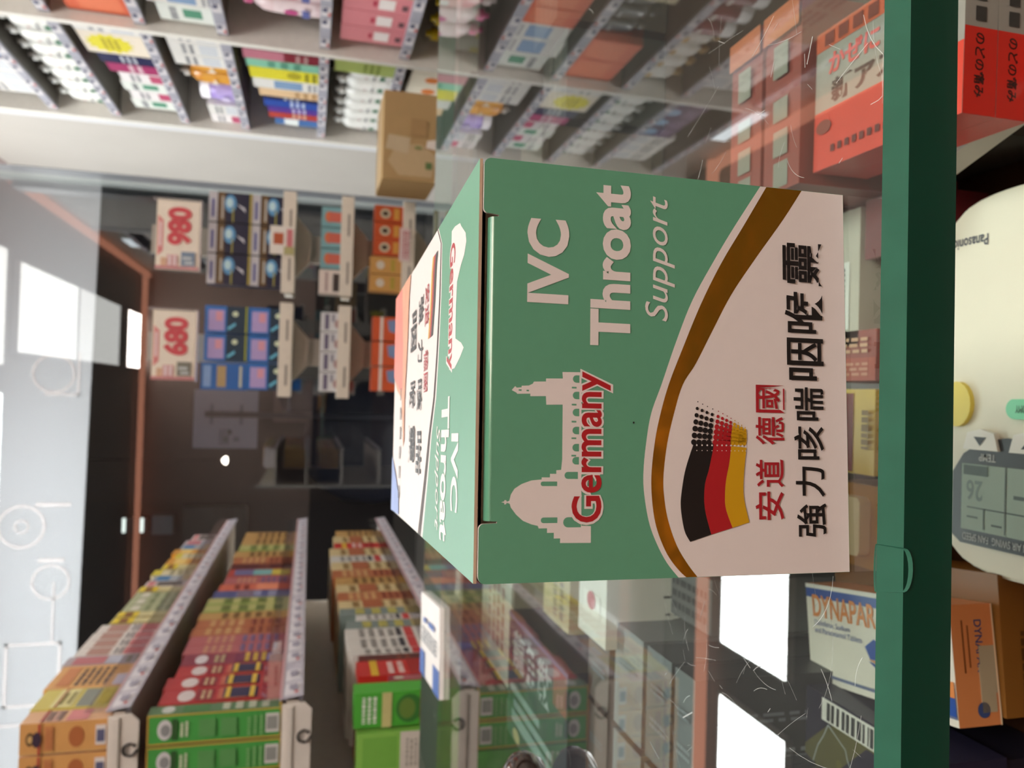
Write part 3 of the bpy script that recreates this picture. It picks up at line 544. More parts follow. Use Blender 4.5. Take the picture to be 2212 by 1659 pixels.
carton('navy_support_carton','dark purple carton lying under the navy carton with outline drawing','carton',(-.160,.285,SH+.0005),0,.052,.083,.0295,'1c1826')
# left deep rows of cartons standing on edge, spines up
rows=[(-.03,.330,'4d4f55'),(0,.302,'1e2026'),(0,.272,'17181e')]
SPN=[('g',.30,.18,.42,.82,2,'7a7e86',1),('g',.62,.2,.72,.8,2,'666a74',1)]
spec=[(.445,.036,'4a3026','brown upright carton with pale print'),(.400,.040,'74767a','light grey upright carton with faint print'),(.362,.030,'3a3c42','charcoal upright carton'),(.334,.022,'1f2128','black upright carton'),(.308,.026,'202331','navy upright carton with pale print'),(.278,.030,'191a20','black upright carton with dull print')]
for i,(y,dd,c,nm) in enumerate(spec):
    for j,x in enumerate((-.155,-.215)):
        carton('upright_carton',nm+(', right of its pair' if j==0 else ', left of its pair')+' under the glass','carton',(x+ (0 if y>.3 else -.0),y+.0,SH+.0005) if y>.32 or j==1 else (-.185,y+.02,SH+.0005),0,.056 if y>.32 else .04,dd-.002,.118 if y>.32 else .10,c,top=SPN,front=SPN,group='upright cartons left inside the case') if not (y<=.32 and j==1) else None
for i,(x,c,nm) in enumerate(((-.075,'55565a','dark grey'),(-.045,'8d8f90','pale grey'),(-.108,'6b6d70','mid grey'))):
    carton('standing_carton',nm+' standing carton behind the tablet carton under the glass','carton',(x,.395,SH+.0005),0,.029,.050,.085,c,top=[('g',.15,.1,.85,.9,3,'44464a',1)])
carton('white_capsule_carton','white carton with small red emblem standing under the glass','carton',(-.120,.440,SH+.0005),0,.045,.046,.125,'e2dfd8',top=[('r',.3,.2,.6,.8,'efece6'),('c',.5,.5,.12,.15,'c04a50')],front=[('t','Dysoxin' if False else 'Diclo',.15,.55,.85,.72,'55504f',.0),('g',.2,.1,.8,.45,4,'a09a96')])
# large navy carton with pale characters
t=thing('navy_lozenge_carton','long navy carton with large pale characters, lying deep in the case','carton',(-.222,.545,SH+.0005))
b=MB(); b.box(-.048,.048,-.075,.075,0,.128,M('2a2c44',.35)); f=FR(b,(.048,.075,.128),(0,-1,0),(1,0,0),.0001)
f.text('龍角散',.015,-.040,.115,-.010,M('b9c0c8',.4),.02); f.rects([(.01,-.06,.09,-.054),(.02,-.07,.12,-.064),(.015,-.082,.14,-.073)],'8fa0a8'); f.ell(.03,-.090,.010,.005,M('c7b184',.4)); f.rect(.12,-.03,.148,-.002,M('8c3a40',.4)); f.rects([(.0,-.004,.15,-.001)],'6a6a90')
b.build('box',t)
carton('white_syrup_carton','white carton with beige side, farthest at the left inside the case','carton',(-.185,.682,SH+.0005),0,.115,.11,.125,'d9d7cc',front=[('r',0,.72,.98,.98,'a39a8c'),('g',.1,.2,.9,.6,3,'a07a70')],top=[('g',.2,.2,.8,.8,4,'b08a80'),('r',.1,.05,.2,.95,'e9e9e2')])
carton('ochre_carton','ochre yellow carton between the white and navy cartons in the case','carton',(-.135,.540,SH+.0005),0,.055,.06,.115,'b5a469',top=[('g',.1,.2,.7,.7,2,'7a6a40')],front=[('g',.1,.2,.7,.7,4,'7a6a40')])
t=thing('brown_bottle','brown glass bottle with white cap standing in the case','bottle',(-.170,.4,SH)) if False else None
for i in range(7):
    carton('back_row_carton','dull carton along the back of the case, %s from the left'%ORD[i],'carton',(.02+i*.085,.66-.0*i,SH+.0005),0,.078,.07,.09+.01*(i%3),['4a4640','3c3f40','5c5044','3a3e3c','4e463c','44484a','504838'][i],top=[('g',.1,.2,.9,.8,3,'6a665e')],group='cartons along the back of the case')
# ================================================================== LEFT RACK
RX=-.43; RY0,RY1=1.13,2.70
t=thing('medicine_rack','tall shelving rack of herbal medicine cartons along the left aisle','shelf rack',(-.55,1.9,FLOOR))
rk=M('c2b9ae',.55,noise=.1,scale=8); wt=M('e2ded6',.45)
def L3(x,y,z): return (x+.55,y-1.9,z-FLOOR)
tiers=[(.334,.358),(.113,.139),(-.142,-.116),(-.42,-.394)]
for i,(z0,z1) in enumerate(tiers):
    b=MB(); b.box(RX-.27+.55,RX+.55,RY0-1.9,RY1-1.9,z0-FLOOR+.004,z1-FLOOR-.006,rk); sbd=b.build('shelf_board',t)
    b=MB(); rail=M('bdb9c4',.3); p=[L3(RX+.006,RY0,z0-.002),L3(RX+.006,RY1,z0-.002),L3(RX+.001,RY1,z1+.004),L3(RX+.001,RY0,z1+.004)]
    b.face(p,rail); b.face([L3(RX,RY0,z0-.002),L3(RX,RY0,z1+.004),L3(RX,RY1,z1+.004),L3(RX,RY1,z0-.002)],rail); b.face([p[0],L3(RX,RY0,z0-.002),L3(RX,RY1,z0-.002),p[1]],rail)
    f=FR(b,p[0],(0,1,0),(-.005/.031,0,.031/.031),.0006); f.n=Vector((1,0,.16)); rr=random.Random(i)
    L=[];y=.01
    while y<1.5: L.append((y,.004,y+.045,.026)); y+=.055+rr.choice([0,.0,.03])
    f.rects(L,'d9d6dc'); f.rects([(y0+.004,.007,y0+.012,.012) for y0,_,_,_ in L[::2]],'c25a5e'); f.rects([(0,.0285,1.57,.0305)],'cf9a96'); f.rects([(y0+.015,.008,y0+.036,.019) for y0,_,_,_ in L],'9a96a6')
    prl=b.build('price_rail',sbd)
    b=MB(); b.box(RX+.0008+.55,RX+.002+.55,RY0-1.9,RY1-1.9,z1-FLOOR+.005,z1-FLOOR+.030,glass('rail_guard_%d'%i,.06,(.96,.95,.98))); o=b.build('guard_strip',prl); o['label']='clear plastic guard strip'
    b=MB(); pr=[(RX-.27,z0+.018),(RX-.27,z1),(RX-.004,z1),(RX-.002,z0-.004),(RX-.012,z0-.014),(RX-.22,z0-.012)]
    n=len(pr); b.raw([L3(x,RY0-.004,z) for x,z in pr]+[L3(x,RY0-.001,z) for x,z in pr],[tuple(range(n-1,-1,-1)),tuple(range(n,2*n))]+[(q,(q+1)%n,n+(q+1)%n,n+q) for q in range(n)],wt)
    b.box(RX-.26+.55,RX-.006+.55,RY0-1.908,RY0-1.904,z1-FLOOR-.014,z1-FLOOR-.006,wt); o=b.build('end_bracket',t)
    if i<3:
        b=MB(); b.tube([L3(RX-.048+.008*math.cos(a),RY0-.008,z0-.004+.008*math.sin(a)) for a in [math.radians(-60+280*j/12) for j in range(13)]]+[L3(RX-.048,RY0-.008,z0-.014)],.0018,M('1d1c1e',.4)); b.build('hook',t)
b=MB(); b.box(RX-.275+.55,RX-.270+.55,RY0-1.9,RY1-1.9,0,.46-FLOOR,M('dcd4c8',.6)); b.build('back_panel',t)
b=MB(); b.box(.0-.15,RX+.55,RY0-1.9,RY1-1.9,0,.12,rk); b.build('base_plinth',t)
for y in (RY0+.01,RY1-.01):
    b=MB(); b.box(RX-.285+.55,RX-.272+.55,y-1.91,y-1.89,0,.48-FLOOR,wt); b.build('upright_post',t)
def herb(kind,w,h,d):
    """front art of rack cartons; fractions"""
    return {
    'tan':('dba765',[('r',0,0,.06,1,'d9b070'),('c',.5,.36,.34,.09,'b06a3c'),('c',.5,.88,.22,.05,'6a5230'),('c',.5,.88,.12,.028,'d8b476'),('r',.1,.62,.9,.72,'c98a54'),('g',.2,.63,.8,.71,2,'b9734a'),('r',.2,.02,.85,.14,'e8e4e0'),('r',.3,.035,.7,.125,'5a5f80'),('r',0,.76,1,.785,'a8302e'),('c',.5,.80,.25,.05,'3a2a40')]),
    'tanside':('e6ba90',[('r',.05,.55,.95,.8,'c9a090'),('r',.05,.25,.95,.5,'d98c8c'),('g',.15,.56,.85,.78,2,'8f7a70'),('r',0,.76,1,.78,'b03a3a')]),
    'yellow':('d9cc6a',[('r',.05,.3,.95,.5,'8c9288'),('r',.05,.55,.95,.8,'e6dfa0'),('g',.2,.58,.8,.76,2,'8a8248'),('r',.1,.12,.9,.26,'cdbc2c'),('r',0,.72,1,.735,'a8302e')]),
    'orange':('e2ae6c',[('g',.12,.30,.88,.72,5,'2d2c3a'),('r',.1,.74,.9,.9,'d08a58'),('r',.05,.03,.5,.22,'d9d4e0')]),
    'greyred':('b9aeb4',[('r',.05,.5,.9,.9,'c0767c'),('r',.05,.3,.9,.48,'b9bccb'),('g',.1,.08,.9,.28,2,'8f8a70')]),
    'white':('e6e0da',[('r',.05,.55,.95,.85,'b58c80'),('r',.05,.1,.95,.36,'cf7a7c'),('g',.1,.38,.9,.52,2,'6f6a72')]),
    'goldbar':('d8cf9a',[('r',0,.62,1,.98,'e8cf30'),('r',.1,.72,.9,.86,'8a5a28'),('r',.0,.0,.1,1,'8a7a30')]),
    'sage':('b4bb94',[('g',.1,.1,.9,.9,4,'8a946a'),('r',.1,.7,.9,.85,'d8d6c2'),('r',.1,.02,.9,.1,'cdbf60')]),
    'amber':('d79a3c',[('r',.05,.5,.95,.8,'efcf78'),('g',.1,.1,.9,.4,2,'9a5a20')]),
    'cream':('e4dcb8',[('r',.0,.8,1,1,'d8c840'),('g',.1,.2,.9,.7,3,'9a9470')]),
    'skyband':('a8b0b8',[('r',.05,.6,.95,.9,'4f82b0'),('r',.05,.1,.95,.3,'c9b48a')]),
    'pinkwhite':('e0d2d2',[('r',.1,.2,.9,.75,'5c5450'),('r',.05,.8,.95,.95,'d88a8c')]),
    'green':('48a24c',[('r',0,0,1,.012,'c2a248'),('r',0,.988,1,1,'c2a248'),('r',0,0,.05,1,'c9a94a'),('r',.95,0,1,1,'c9a94a'),('c',.5,.87,.34,.055,'d6d8da'),('c',.48,.865,.2,.035,'8f9496'),('r',.15,.78,.85,.82,'2f5a2c'),('g',.25,.70,.75,.77,2,'dfe4cc'),('r',.2,.50,.8,.62,'5a9a58'),('r',.2,.34,.8,.46,'5a9a58'),('g',.15,.14,.8,.28,3,'79b070'),('r',.2,.015,.85,.12,'d2d4d0'),('r',.3,.03,.75,.11,'8e9490')]),
    'greenwide':('4f9c44',[('r',0,0,.04,1,'c9a94a'),('c',.5,.87,.3,.05,'d6d8da'),('g',.15,.62,.85,.76,3,'dfe4cc'),('g',.1,.3,.9,.58,6,'8cc082'),('c',.5,.16,.3,.08,'5aa050')]),
    'greenside':('5c7f5a',[('c',.5,.86,.4,.05,'c9cfc8'),('r',.1,.55,.9,.75,'4a7f4a'),('g',.1,.1,.9,.5,4,'c9d0b8'),('r',0,0,1,.02,'c9a94a')]),
    'red':('b3383a',[('c',.5,.80,.4,.07,'d9cfce'),('r',.1,.58,.9,.72,'8c2a34'),('g',.2,.60,.8,.70,2,'d8c29a'),('r',.08,.30,.92,.54,'c06a54'),('r',.15,.22,.85,.5,'34304e'),('r',.1,.24,.9,.28,'d9b848'),('r',.1,.44,.9,.48,'d9b848'),('r',0,0,1,.03,'c22c2c')]),
    'plum':('8a3a4a',[('c',.5,.82,.4,.06,'d9d2d6'),('g',.15,.6,.85,.72,2,'c9b890'),('r',.1,.1,.9,.5,'7a3450'),('g',.1,.2,.9,.44,3,'d9b848')]),
    'rose':('b26266',[('g',.1,.55,.9,.85,4,'d2a080'),('g',.1,.1,.9,.5,5,'7a6a94')]),
    'rust':('b06a44',[('g',.1,.5,.9,.9,4,'d8ae78'),('g',.1,.1,.9,.45,4,'8a4030')]),
    'ochre':('c0985a',[('r',0,0,1,.1,'d8a850'),('g',.1,.2,.9,.8,5,'7d5c30')]),
    'limebar':('b9b874',[('g',.1,.1,.9,.9,4,'6a7a3a'),('r',.0,.4,.15,1,'88a84a')]),
    'blue':('565a8c',[('g',.1,.2,.9,.8,3,'9fa0c0'),('r',.0,.5,1,.7,'7a6a80')]),
    'coral':('cf6a50',[('r',0,.2,1,.5,'e08a68'),('g',.1,.6,.9,.85,2,'8c3a30')]),
    'rainbow':('b0463c',[('r',.12,.06,.88,.34,'c9b84a'),('r',.12,.34,.88,.62,'7ab0b0'),('r',.12,.62,.88,.9,'6f6a94')]),
    'maroon':('5c2420',[('g',.1,.4,.9,.6,2,'8a4a38')]),
    'brightgreen':('4fae3c',[('g',.12,.68,.88,.92,3,'eef2ea'),('c',.5,.20,.42,.20,'3a7a34'),('c',.5,.23,.30,.12,'6a8a3c'),('r',.0,.0,1,.04,'b03028'),('r',.0,.46,1,.60,'cfc98a')]),
    'limewhite':('8cc85a',[('r',.1,.40,.9,.92,'79b84c'),('r',.0,.0,1,.36,'dcd6cc'),('g',.12,.04,.88,.3,4,'a8a49a')]),
    'redbox':('c22c28',[('r',.0,.78,1,.86,'d8b02c'),('g',.1,.50,.9,.72,2,'efd6d0'),('r',0,.3,1,.45,'a01c1c')]),
    'whitered':('d8d6d0',[('r',0,.22,1,.32,'c23a3c'),('g',.1,.45,.9,.9,4,'8f8c88'),('r',.1,.36,.9,.42,'34343c')]),
    'creamgold':('d6c492',[('g',.1,.1,.9,.9,5,'8a6a3a'),('r',.0,.45,1,.7,'a8603c')]),
    'tealgrey':('7a8a86',[('g',.1,.3,.9,.9,3,'c8c060'),('r',.0,.0,1,.2,'a89a60')]),
    'maroonpic':('8c3040',[('r',.1,.1,.9,.3,'e0b860'),('r',.1,.5,.9,.8,'a85a60'),('c',.5,.85,.2,.08,'d8d2c0')]),
    }[kind]
NAMES={'tan':'tan','yellow':'yellow','orange':'orange with black characters','greyred':'grey and pink','white':'white and pink','goldbar':'cream with yellow top','sage':'sage green','amber':'amber','cream':'cream','skyband':'grey blue','pinkwhite':'white with dark panel','green':'green','red':'red with oval portrait','plum':'plum','rose':'rose','rust':'rust brown','ochre':'ochre','limebar':'olive green','blue':'violet blue','coral':'coral red','rainbow':'red with striped window','maroon':'maroon','brightgreen':'bright green with dark disc','limewhite':'lime and white','redbox':'plain red','whitered':'white with red band','creamgold':'cream gold','tealgrey':'teal grey','maroonpic':'maroon with gold','greenside':'green'}
def lift(items):      # print sits on the upper part of these tall cartons
    q=lambda y:.36+.64*y
    o=[]
    for it in items:
        if it[0]=='c': o.append(('c',it[1],q(it[2]),it[3],it[4]*.64,it[5]))
        else: o.append((it[0],it[1],q(it[2]),it[3],q(it[4]))+tuple(it[5:]))
    return o
def rack_row(tname,z,items,hdef,depth=.15,first=None):
    y=RY0+.004; n=0
    for kind,wd,hh in items:
        if y+wd>RY1: break
        h=hh or hdef
        if kind:
            base,a=herb(kind,wd,h,depth)
            side=a if False else ()
            carton('herbal_carton',NAMES[kind]+' carton, %s from the near end, %s left shelf'%(ORD[n+ (1 if first else 0)],tname),'carton',(RX-.008-depth/2,y+wd/2,z+.0005),math.radians(90),wd-.002,depth,h,base,front=a,top=[('g',.1,.1,.9,.9,3,'9a9080')],group='cartons on the %s left shelf'%tname)
            n+=1
        y+=wd
def end_boxes(tname,z,kind,side,w,d,h,xs,side_base,label):
    base,a=herb(kind,w,h,d); sb,sa=herb(side,d,h,w)
    for i,x in enumerate(xs):
        b=MB(); b.box(-w/2,w/2,-d/2,d/2,0,h,M(base,.4),right=M(sb,.4)); art(b,(-w/2,-d/2,0),X1,Z1,w,h,a); art(b,(w/2,-d/2,0),Y1,Z1,d,h,sa)
        o=b.build('herbal_carton',None,(x,RY0+.003+d/2,z+.0005)); tag(o,label+', %s from the aisle, near end of %s left shelf'%(ORD[i],tname),'carton','near end cartons on the %s left shelf'%tname)
end_boxes('top',.358,'tan','tanside',.040,.040,.104,[RX-.029-.0425*i for i in range(5)],None,'tan gold carton')
rack_row('top',.358,[(None,.041,0),('yellow',.075,.106),('orange',.100,.112),('greyred',.045,.116),('white',.042,.112),('white',.042,.112),('white',.042,.112),('white',.05,.110),('goldbar',.042,.10),('goldbar',.042,.10),('sage',.05,.098),('sage',.05,.098),('sage',.05,.098),('goldbar',.05,.10),('pinkwhite',.05,.095),('skyband',.055,.09),('cream',.06,.10),('goldbar',.06,.09),('amber',.07,.09),('cream',.06,.08),('amber',.06,.095),('skyband',.06,.085),('greyred',.07,.085),('pinkwhite',.09,.075)],.10,first=True)
end_boxes('middle',.139,'green','greenside',.040,.030,.172,[RX-.029-.0425*i for i in range(2)],None,'green gold-edged carton')
base,a=herb('greenwide',.055,.172,.03); carton('herbal_carton','wider green gold-edged carton at the left frame edge of the middle shelf','carton',(RX-.029-.0425*2-.009,RY0+.018,.1395),0,.055,.03,.172,base,front=a)
rack_row('middle',.139,[(None,.031,0),('red',.055,.165),('red',.05,.168),('red',.05,.16),('plum',.055,.16),('rose',.05,.165),('rose',.05,.165),('rust',.05,.168),('rust',.05,.165),('ochre',.05,.168),('limebar',.055,.165),('limebar',.055,.165),('blue',.06,.16),('coral',.06,.155),('rose',.07,.15),('rainbow',.08,.15),('maroon',.06,.15),('rust',.08,.15),('ochre',.08,.155),('limebar',.09,.15),('ochre',.10,.15),('ochre',.10,.15)],.16,first=True)
for i,(x,kd,hh) in enumerate(((RX-.030,'brightgreen',.155),)):
    base,a=herb(kd,.05,hh,.03); a=lift(a); carton('herbal_carton','bright green carton with dark disc on the bottom left shelf near end','carton',(x,RY0+.04,-.1155),0,.05,.04,hh,base,front=a)
for i in range(3):
    base,a=herb('limewhite',.058,.15,.03); a=lift(a); carton('herbal_carton','lime and white carton, %s left of the bright green one'%ORD[i],'carton',(RX-.088-.059*i,RY0+.03,-.1155),0,.057,.04,.150,base,front=a,group='lime and white cartons')
rack_row('bottom',-.116,[(None,.062,0),('maroonpic',.03,.10),('redbox',.07,.145),('maroon',.03,.14),('whitered',.03,.15),('whitered',.06,.155),('whitered',.06,.155),('tealgrey',.05,.15),('whitered',.04,.13),('tealgrey',.05,.16),('creamgold',.06,.16),('rust',.07,.16),('creamgold',.07,.16),('ochre',.07,.16),('rust',.08,.165),('creamgold',.09,.165),('whitered',.08,.165),('creamgold',.10,.165),('redbox',.08,.15),('creamgold',.1,.15),('ochre',.1,.14)],.16,first=True)
# ================================================================== RIGHT TOILETRIES UNIT
t=thing('toiletries_shelving','white toiletries shelving unit with label rails along the right wall','shelving unit',(1.15,2.3,FLOOR))
TZ=[1.32,1.05,.84,.602,.386,.106,-.126,-.40]; UX=1.0
b=MB(); b.box(.14,.16,-1.0,.88,0,2.20,M('1c1a18',.7)); b.build('back_panel',t)
for y in (2.355,1.54,3.175):
    b=MB(); b.box(-.165,.14,y-2.3-.012,y-2.3+.012,0,2.22,M('ece9e2',.45)); b.build('divider_panel',t)
b=MB(); b.box(-.14,.14,-.76,.87,0,.10,wt); b.build('base_plinth',t)
for y0,y1 in ((1.552,2.343),(2.367,3.163)):
    for z in TZ:
        b=MB(); b.box(-.14,.14,y0-2.3,y1-2.3,z-FLOOR-.012,z-FLOOR-.002,M('6a6660',.5)); sbd=b.build('shelf_board',t)
        b=MB(); b.box(-.150,-.141,y0-2.3,y1-2.3,z-FLOOR-.016,z-FLOOR+.014,M('a9a9b6',.35)); f=FR(b,(-.150,y1-2.3,z-FLOOR-.016),(0,-1,0),(0,0,1),.0006); rr=random.Random(int(z*100)); L=[]; q=.02
        while q<.73: L.append((q,.003,q+.05,.027)); q+=rr.choice([.07,.085,.12])
        f.rects(L,'dcd8dc'); f.rects([(a,.003,a+.02,.010) for a,_,_,_ in L[::2]],'c66a66'); f.rects([(a+.024,.012,a+.046,.024) for a,_,_,_ in L],'5a5c78'); b.build('price_rail',sbd)
BT={}
def bottle_mesh(kind):
    """returns list of (part, MB) facing -Y; w along x"""
    if kind in BT: return BT[kind]
    body,cap,lab,h,w,style,al=BOT[kind]; parts=[]
    b=MB(); r=w/2
    if style=='pump' or style=='round':
        pr=[(r*.92,0),(r,.01),(r,h*.62),(r*.92,h*.72),(r*.55,h*.80),(r*.33,h*.83),(r*.33,h*.86)]; b.lathe(pr,M(body,.3),1,.62,24)
        c=MB(); c.lathe([(r*.40,h*.84),(r*.42,h*.86),(r*.42,h*.93),(r*.2,h*.95),(r*.2,h),(0,h)],M(cap,.35),1,.9,18)
        if style=='pump': c.box(-.008,.03,-.006,.006,h*.96,h*1.0,M(cap,.35))
    elif style=='squeeze':      # upside-down tube standing on its cap
        pr=[(r*.66,h*.14),(r*.9,h*.2),(r,h*.4),(r*1.0,h*.8),(r*.98,h)]; b.lathe(pr,M(body,.3),1,.5,24); c=MB(); c.lathe([(r*.6,0),(r*.66,.004),(r*.66,h*.14),(0,h*.145)],M(cap,.35),1,.7,20)
    elif style=='tub':
        b.lathe([(r*.9,0),(r,.006),(r,h*.75),(r*.96,h*.78)],M(body,.3),1,1,24); c=MB(); c.lathe([(r*1.03,h*.76),(r*1.03,h*.98),(r*.98,h),(0,h)],M(cap,.35),1,1,24)
    parts.append(('body',b)); parts.append(('cap',c))
    l=MB(); ll=[(r*1.01,h*.12),(r*1.01,h*.60)] if style!='squeeze' else [(r*.96,h*.32),(r*1.02,h*.45),(r*1.02,h*.9)]; sy={'pump':.62,'round':.62,'squeeze':.5,'tub':1}[style]
    l.lathe(ll,M(lab,.4),1,sy*1.02,10,a0=215,a1=325)
    f=FR(l,(-r*.6,-r*sy*1.06,h*.15),X1,Z1,.001); w2=r*1.2; h2=h*.42
    for i,it in enumerate(al):
        if it[0]=='r': f.rect(it[1]*w2,it[2]*h2,it[3]*w2,it[4]*h2,it[5])
        elif it[0]=='c': f.ell(it[1]*w2,it[2]*h2,it[3]*w2,it[4]*h2,it[5],14)
    parts.append(('front_label',l)); BT[kind]=parts; return parts
BOT={'whitegreen':('eeeeea','e2e2de','f0f0ec',.18,.082,'round',[('r',.3,.1,.75,.3,'3f7a5a'),('r',.15,.5,.85,.58,'9a9a9c'),('c',.5,.85,.08,.06,'c9a0a0')]),
'orange':('d8902c','efe9e2','e0a038',.19,.075,'round',[('c',.25,.6,.12,.2,'efe6da'),('r',.4,.5,.9,.62,'f0e0c0')]),
'purple':('a58fd6','efeaf2','b9a6e2',.15,.13,'tub',[('c',.5,.5,.25,.3,'d9cdee')]),
'pink':('e8a0a8','f0e4e2','f2c4c4',.20,.09,'round',[('r',.2,.3,.8,.7,'f4f0ee'),('r',.3,.05,.7,.2,'c2487c')]),
'magenta':('f0d8dc','e6609c','f6e4e8',.19,.085,'round',[('c',.5,.6,.25,.2,'c84f90'),('r',.1,.1,.9,.3,'5f68a8')]),
'yellowcap':('f2f0ec','e4c81c','f6f4f0',.17,.08,'round',[('r',.2,.2,.8,.6,'e6d84a')]),
'navy':('1f2348','efeff2','2b3060',.17,.075,'round',[('r',.2,.3,.8,.45,'c9ccd8')]),
'maroonwhite':('7a2438','f2f2f4','8c2c40',.17,.08,'tub',[('r',.2,.3,.8,.5,'e9dcd8')]),
'whitegold':('f0ece4','d8b060','f4f0ea',.17,.08,'round',[('r',.2,.3,.8,.5,'caa050')]),
'black':('1c1c1e','2a2a2c','2e2e30',.17,.08,'round',[('r',.2,.4,.8,.5,'b8b8ba')]),
'clear':('c9d2d0','e9e9e9','dfe6e4',.18,.075,'pump',[('r',.2,.3,.8,.7,'6f9a86')])}
NB={'whitegreen':'white bottle with green leaf','orange':'orange bottle with white cap','purple':'lilac tub with round emblem','pink':'pink bottle with white label','magenta':'blush bottle with magenta cap','yellowcap':'white bottle with yellow cap','navy':'navy bottle with white cap','maroonwhite':'maroon tub with white lid','whitegold':'white bottle with gold cap','black':'black bottle with dark cap','clear':'pale grey pump bottle'}
KX={'whitebox':('e9e6e2',[('r',.1,.2,.9,.5,'cfd2d8'),('g',.1,.6,.9,.85,2,'8f9096')]),'crimsonbox':('efe9ea',[('r',.1,.15,.9,.4,'b8486c'),('g',.1,.6,.9,.85,2,'8f9096')]),'navybox':('23264e',[('g',.1,.4,.9,.7,3,'c9ccd8')]),
'magentabox':('a8386a',[('g',.1,.4,.9,.7,2,'e6c9d4')]),'greenbox':('e6eae4',[('r',.3,.3,.8,.6,'4a8f72'),('g',.1,.7,.9,.9,1,'8f9096')]),'maroonbox':('8a2f3c',[('r',0,.5,1,1,'c4788a'),('g',.1,.2,.9,.4,2,'c9a0a0')]),'mint':('8fd0b4',[('g',.1,.3,.9,.8,3,'5a9a80')]),
'yellowbox':('e6dc3c',[('c',.5,.4,.3,.1,'b0a424'),('g',.1,.1,.9,.3,2,'8f8a20')]),'whiteblue':('e6e4e0',[('r',.1,.3,.9,.7,'7f9cc0'),('g',.1,.1,.9,.25,2,'8f9096')]),'peach':('e6c49a',[('g',.1,.1,.9,.5,3,'b08a60')]),'bluebox':('2f50a8',[('g',.1,.3,.9,.6,3,'c9d4ec')]),
'violet':('5a3a94',[('g',.1,.3,.9,.6,3,'d4c9ec')]),'redbox2':('b8443a',[('g',.1,.3,.9,.6,3,'e6c0a8')]),'bluewhite':('3f6fae',[('r',.0,.5,1,.8,'e6ecec')]),'teal':('3a8f98',[('g',.1,.3,.9,.6,3,'24606c')]),'lime':('b0c070',[('g',.1,.3,.9,.6,3,'7a8a3c')]),
'cream':('efe6d4',[('c',.5,.7,.25,.1,'e0803c'),('r',.2,.1,.8,.4,'f4eee2')]),'creamred':('efe6d4',[('c',.5,.7,.25,.1,'d8606a'),('r',.2,.1,.8,.4,'f4eee2')]),'salmon':('d8603c',[('r',.1,.2,.9,.8,'e2764e')]),'limepink':('b8c49a',[('r',.2,.4,.8,.6,'efeae4'),('c',.5,.2,.1,.05,'5a4a3a')]),'rosebox':('dd8a92',[('r',.2,.30,.8,.52,'f0e6e4'),('r',.35,.55,.65,.6,'b8304c'),('r',.3,.12,.6,.2,'6a4a50')]),
'starburst':('efe2d0',[('p',[(.5+(.46 if i%2 else .36)*math.cos(2*math.pi*i/28),.62+(.34 if i%2 else .27)*math.sin(2*math.pi*i/28)) for i in range(28)],'e0d42c'),('g',.25,.5,.75,.75,3,'a8961c')]),'plumbox':('5c4a6c',[('c',.5,.3,.3,.2,'8fb0d0'),('g',.1,.6,.9,.9,3,'a890b0')]),'khaki':('c2b890',[('g',.1,.3,.9,.7,3,'7a7050')])}
NK={'whitebox':'white box','crimsonbox':'white and crimson box','navybox':'navy box','magentabox':'magenta box','greenbox':'white and green box','maroonbox':'maroon box','mint':'mint box','yellowbox':'yellow box','whiteblue':'white and blue box','peach':'peach box','bluebox':'blue box','violet':'violet box','redbox2':'red box','bluewhite':'blue and white box','teal':'teal box','lime':'lime box','cream':'cream box with orange dot','creamred':'cream box with red dot','salmon':'orange refill pack','limepink':'pale lime pack','rosebox':'pink pack with white label','starburst':'box with yellow starburst tag','plumbox':'dark plum box','khaki':'khaki box'}
PROTO={}
ZN=['bottom','low','second','third','fourth','fifth','top','upper']
def unit_row(bay,tier,z,y,items):
    """y runs from near to far (near edge of bay)"""
    n=0
    for kind,wd,hh in items:
        yc=y+wd/2
        if kind:
            lab='%s, %s from the %s, %s shelf of the %s bay'
            if kind in BOT:
                nm='toiletry_bottle'; lb=NB[kind]; h0=BOT[kind][3]; w0=BOT[kind][4]; s=hh/h0
                key=(kind,); parts=bottle_mesh(kind)
                if key in PROTO:
                    src=PROTO[key]; r=src.copy(); COL.objects.link(r)
                    for ch in src.children: c=ch.copy(); COL.objects.link(c); c.parent=r
                else:
                    r=bpy.data.objects.new(nm,None); COL.objects.link(r)
                    for pn,mb in parts: mb.build(pn,r)
                    PROTO[key]=r
                r.location=(UX+(.085 if kind=='purple' else .058),yc,z-.0015); r.rotation_euler=(0,0,math.radians(-90)); r.scale=(wd*.96/w0,wd*.96/w0,s)
            else:
                base,a=KX[kind]; lb=NK[kind]
                r=carton_mesh(wd-.003,.10,hh,base,front=a,rough=.35).build('toiletry_box',None,(UX+.066,yc,z-.0015),math.radians(-90))
            tag(r,'%s, %s from near end, %s shelf, %s bay'%(lb,ORD[n],tier,bay),'bottle' if kind in BOT else 'box','%s shelf of the %s toiletries bay'%(tier,bay)); n+=1
        y+=wd
def rep(k,n,w,h): return [(k,w,h)]*n
Yn,Yf=1.56,2.37
unit_row('near','highest',1.05,Yn,rep('khaki',4,.09,.17)+rep('whitebox',4,.09,.18))
unit_row('far','highest',1.05,Yf,rep('plumbox',4,.10,.15)+rep('whitebox',3,.10,.18))
unit_row('near','second',.84,Yn,rep('maroonwhite',5,.085,.15)+rep('whitegold',4,.085,.17))
unit_row('far','second',.84,Yf,rep('whitegreen',8,.098,.185))
unit_row('near','third',.602,Yn,rep('khaki',3,.09,.16)+rep('black',3,.08,.17)+[('salmon',.13,.18),('salmon',.14,.18)])
unit_row('far','third',.602,Yf,[('whitebox',.10,.2),('starburst',.15,.20),('navybox',.07,.18),('magentabox',.07,.17),('crimsonbox',.08,.15),('greenbox',.08,.16),('crimsonbox',.08,.15),('greenbox',.09,.16)])
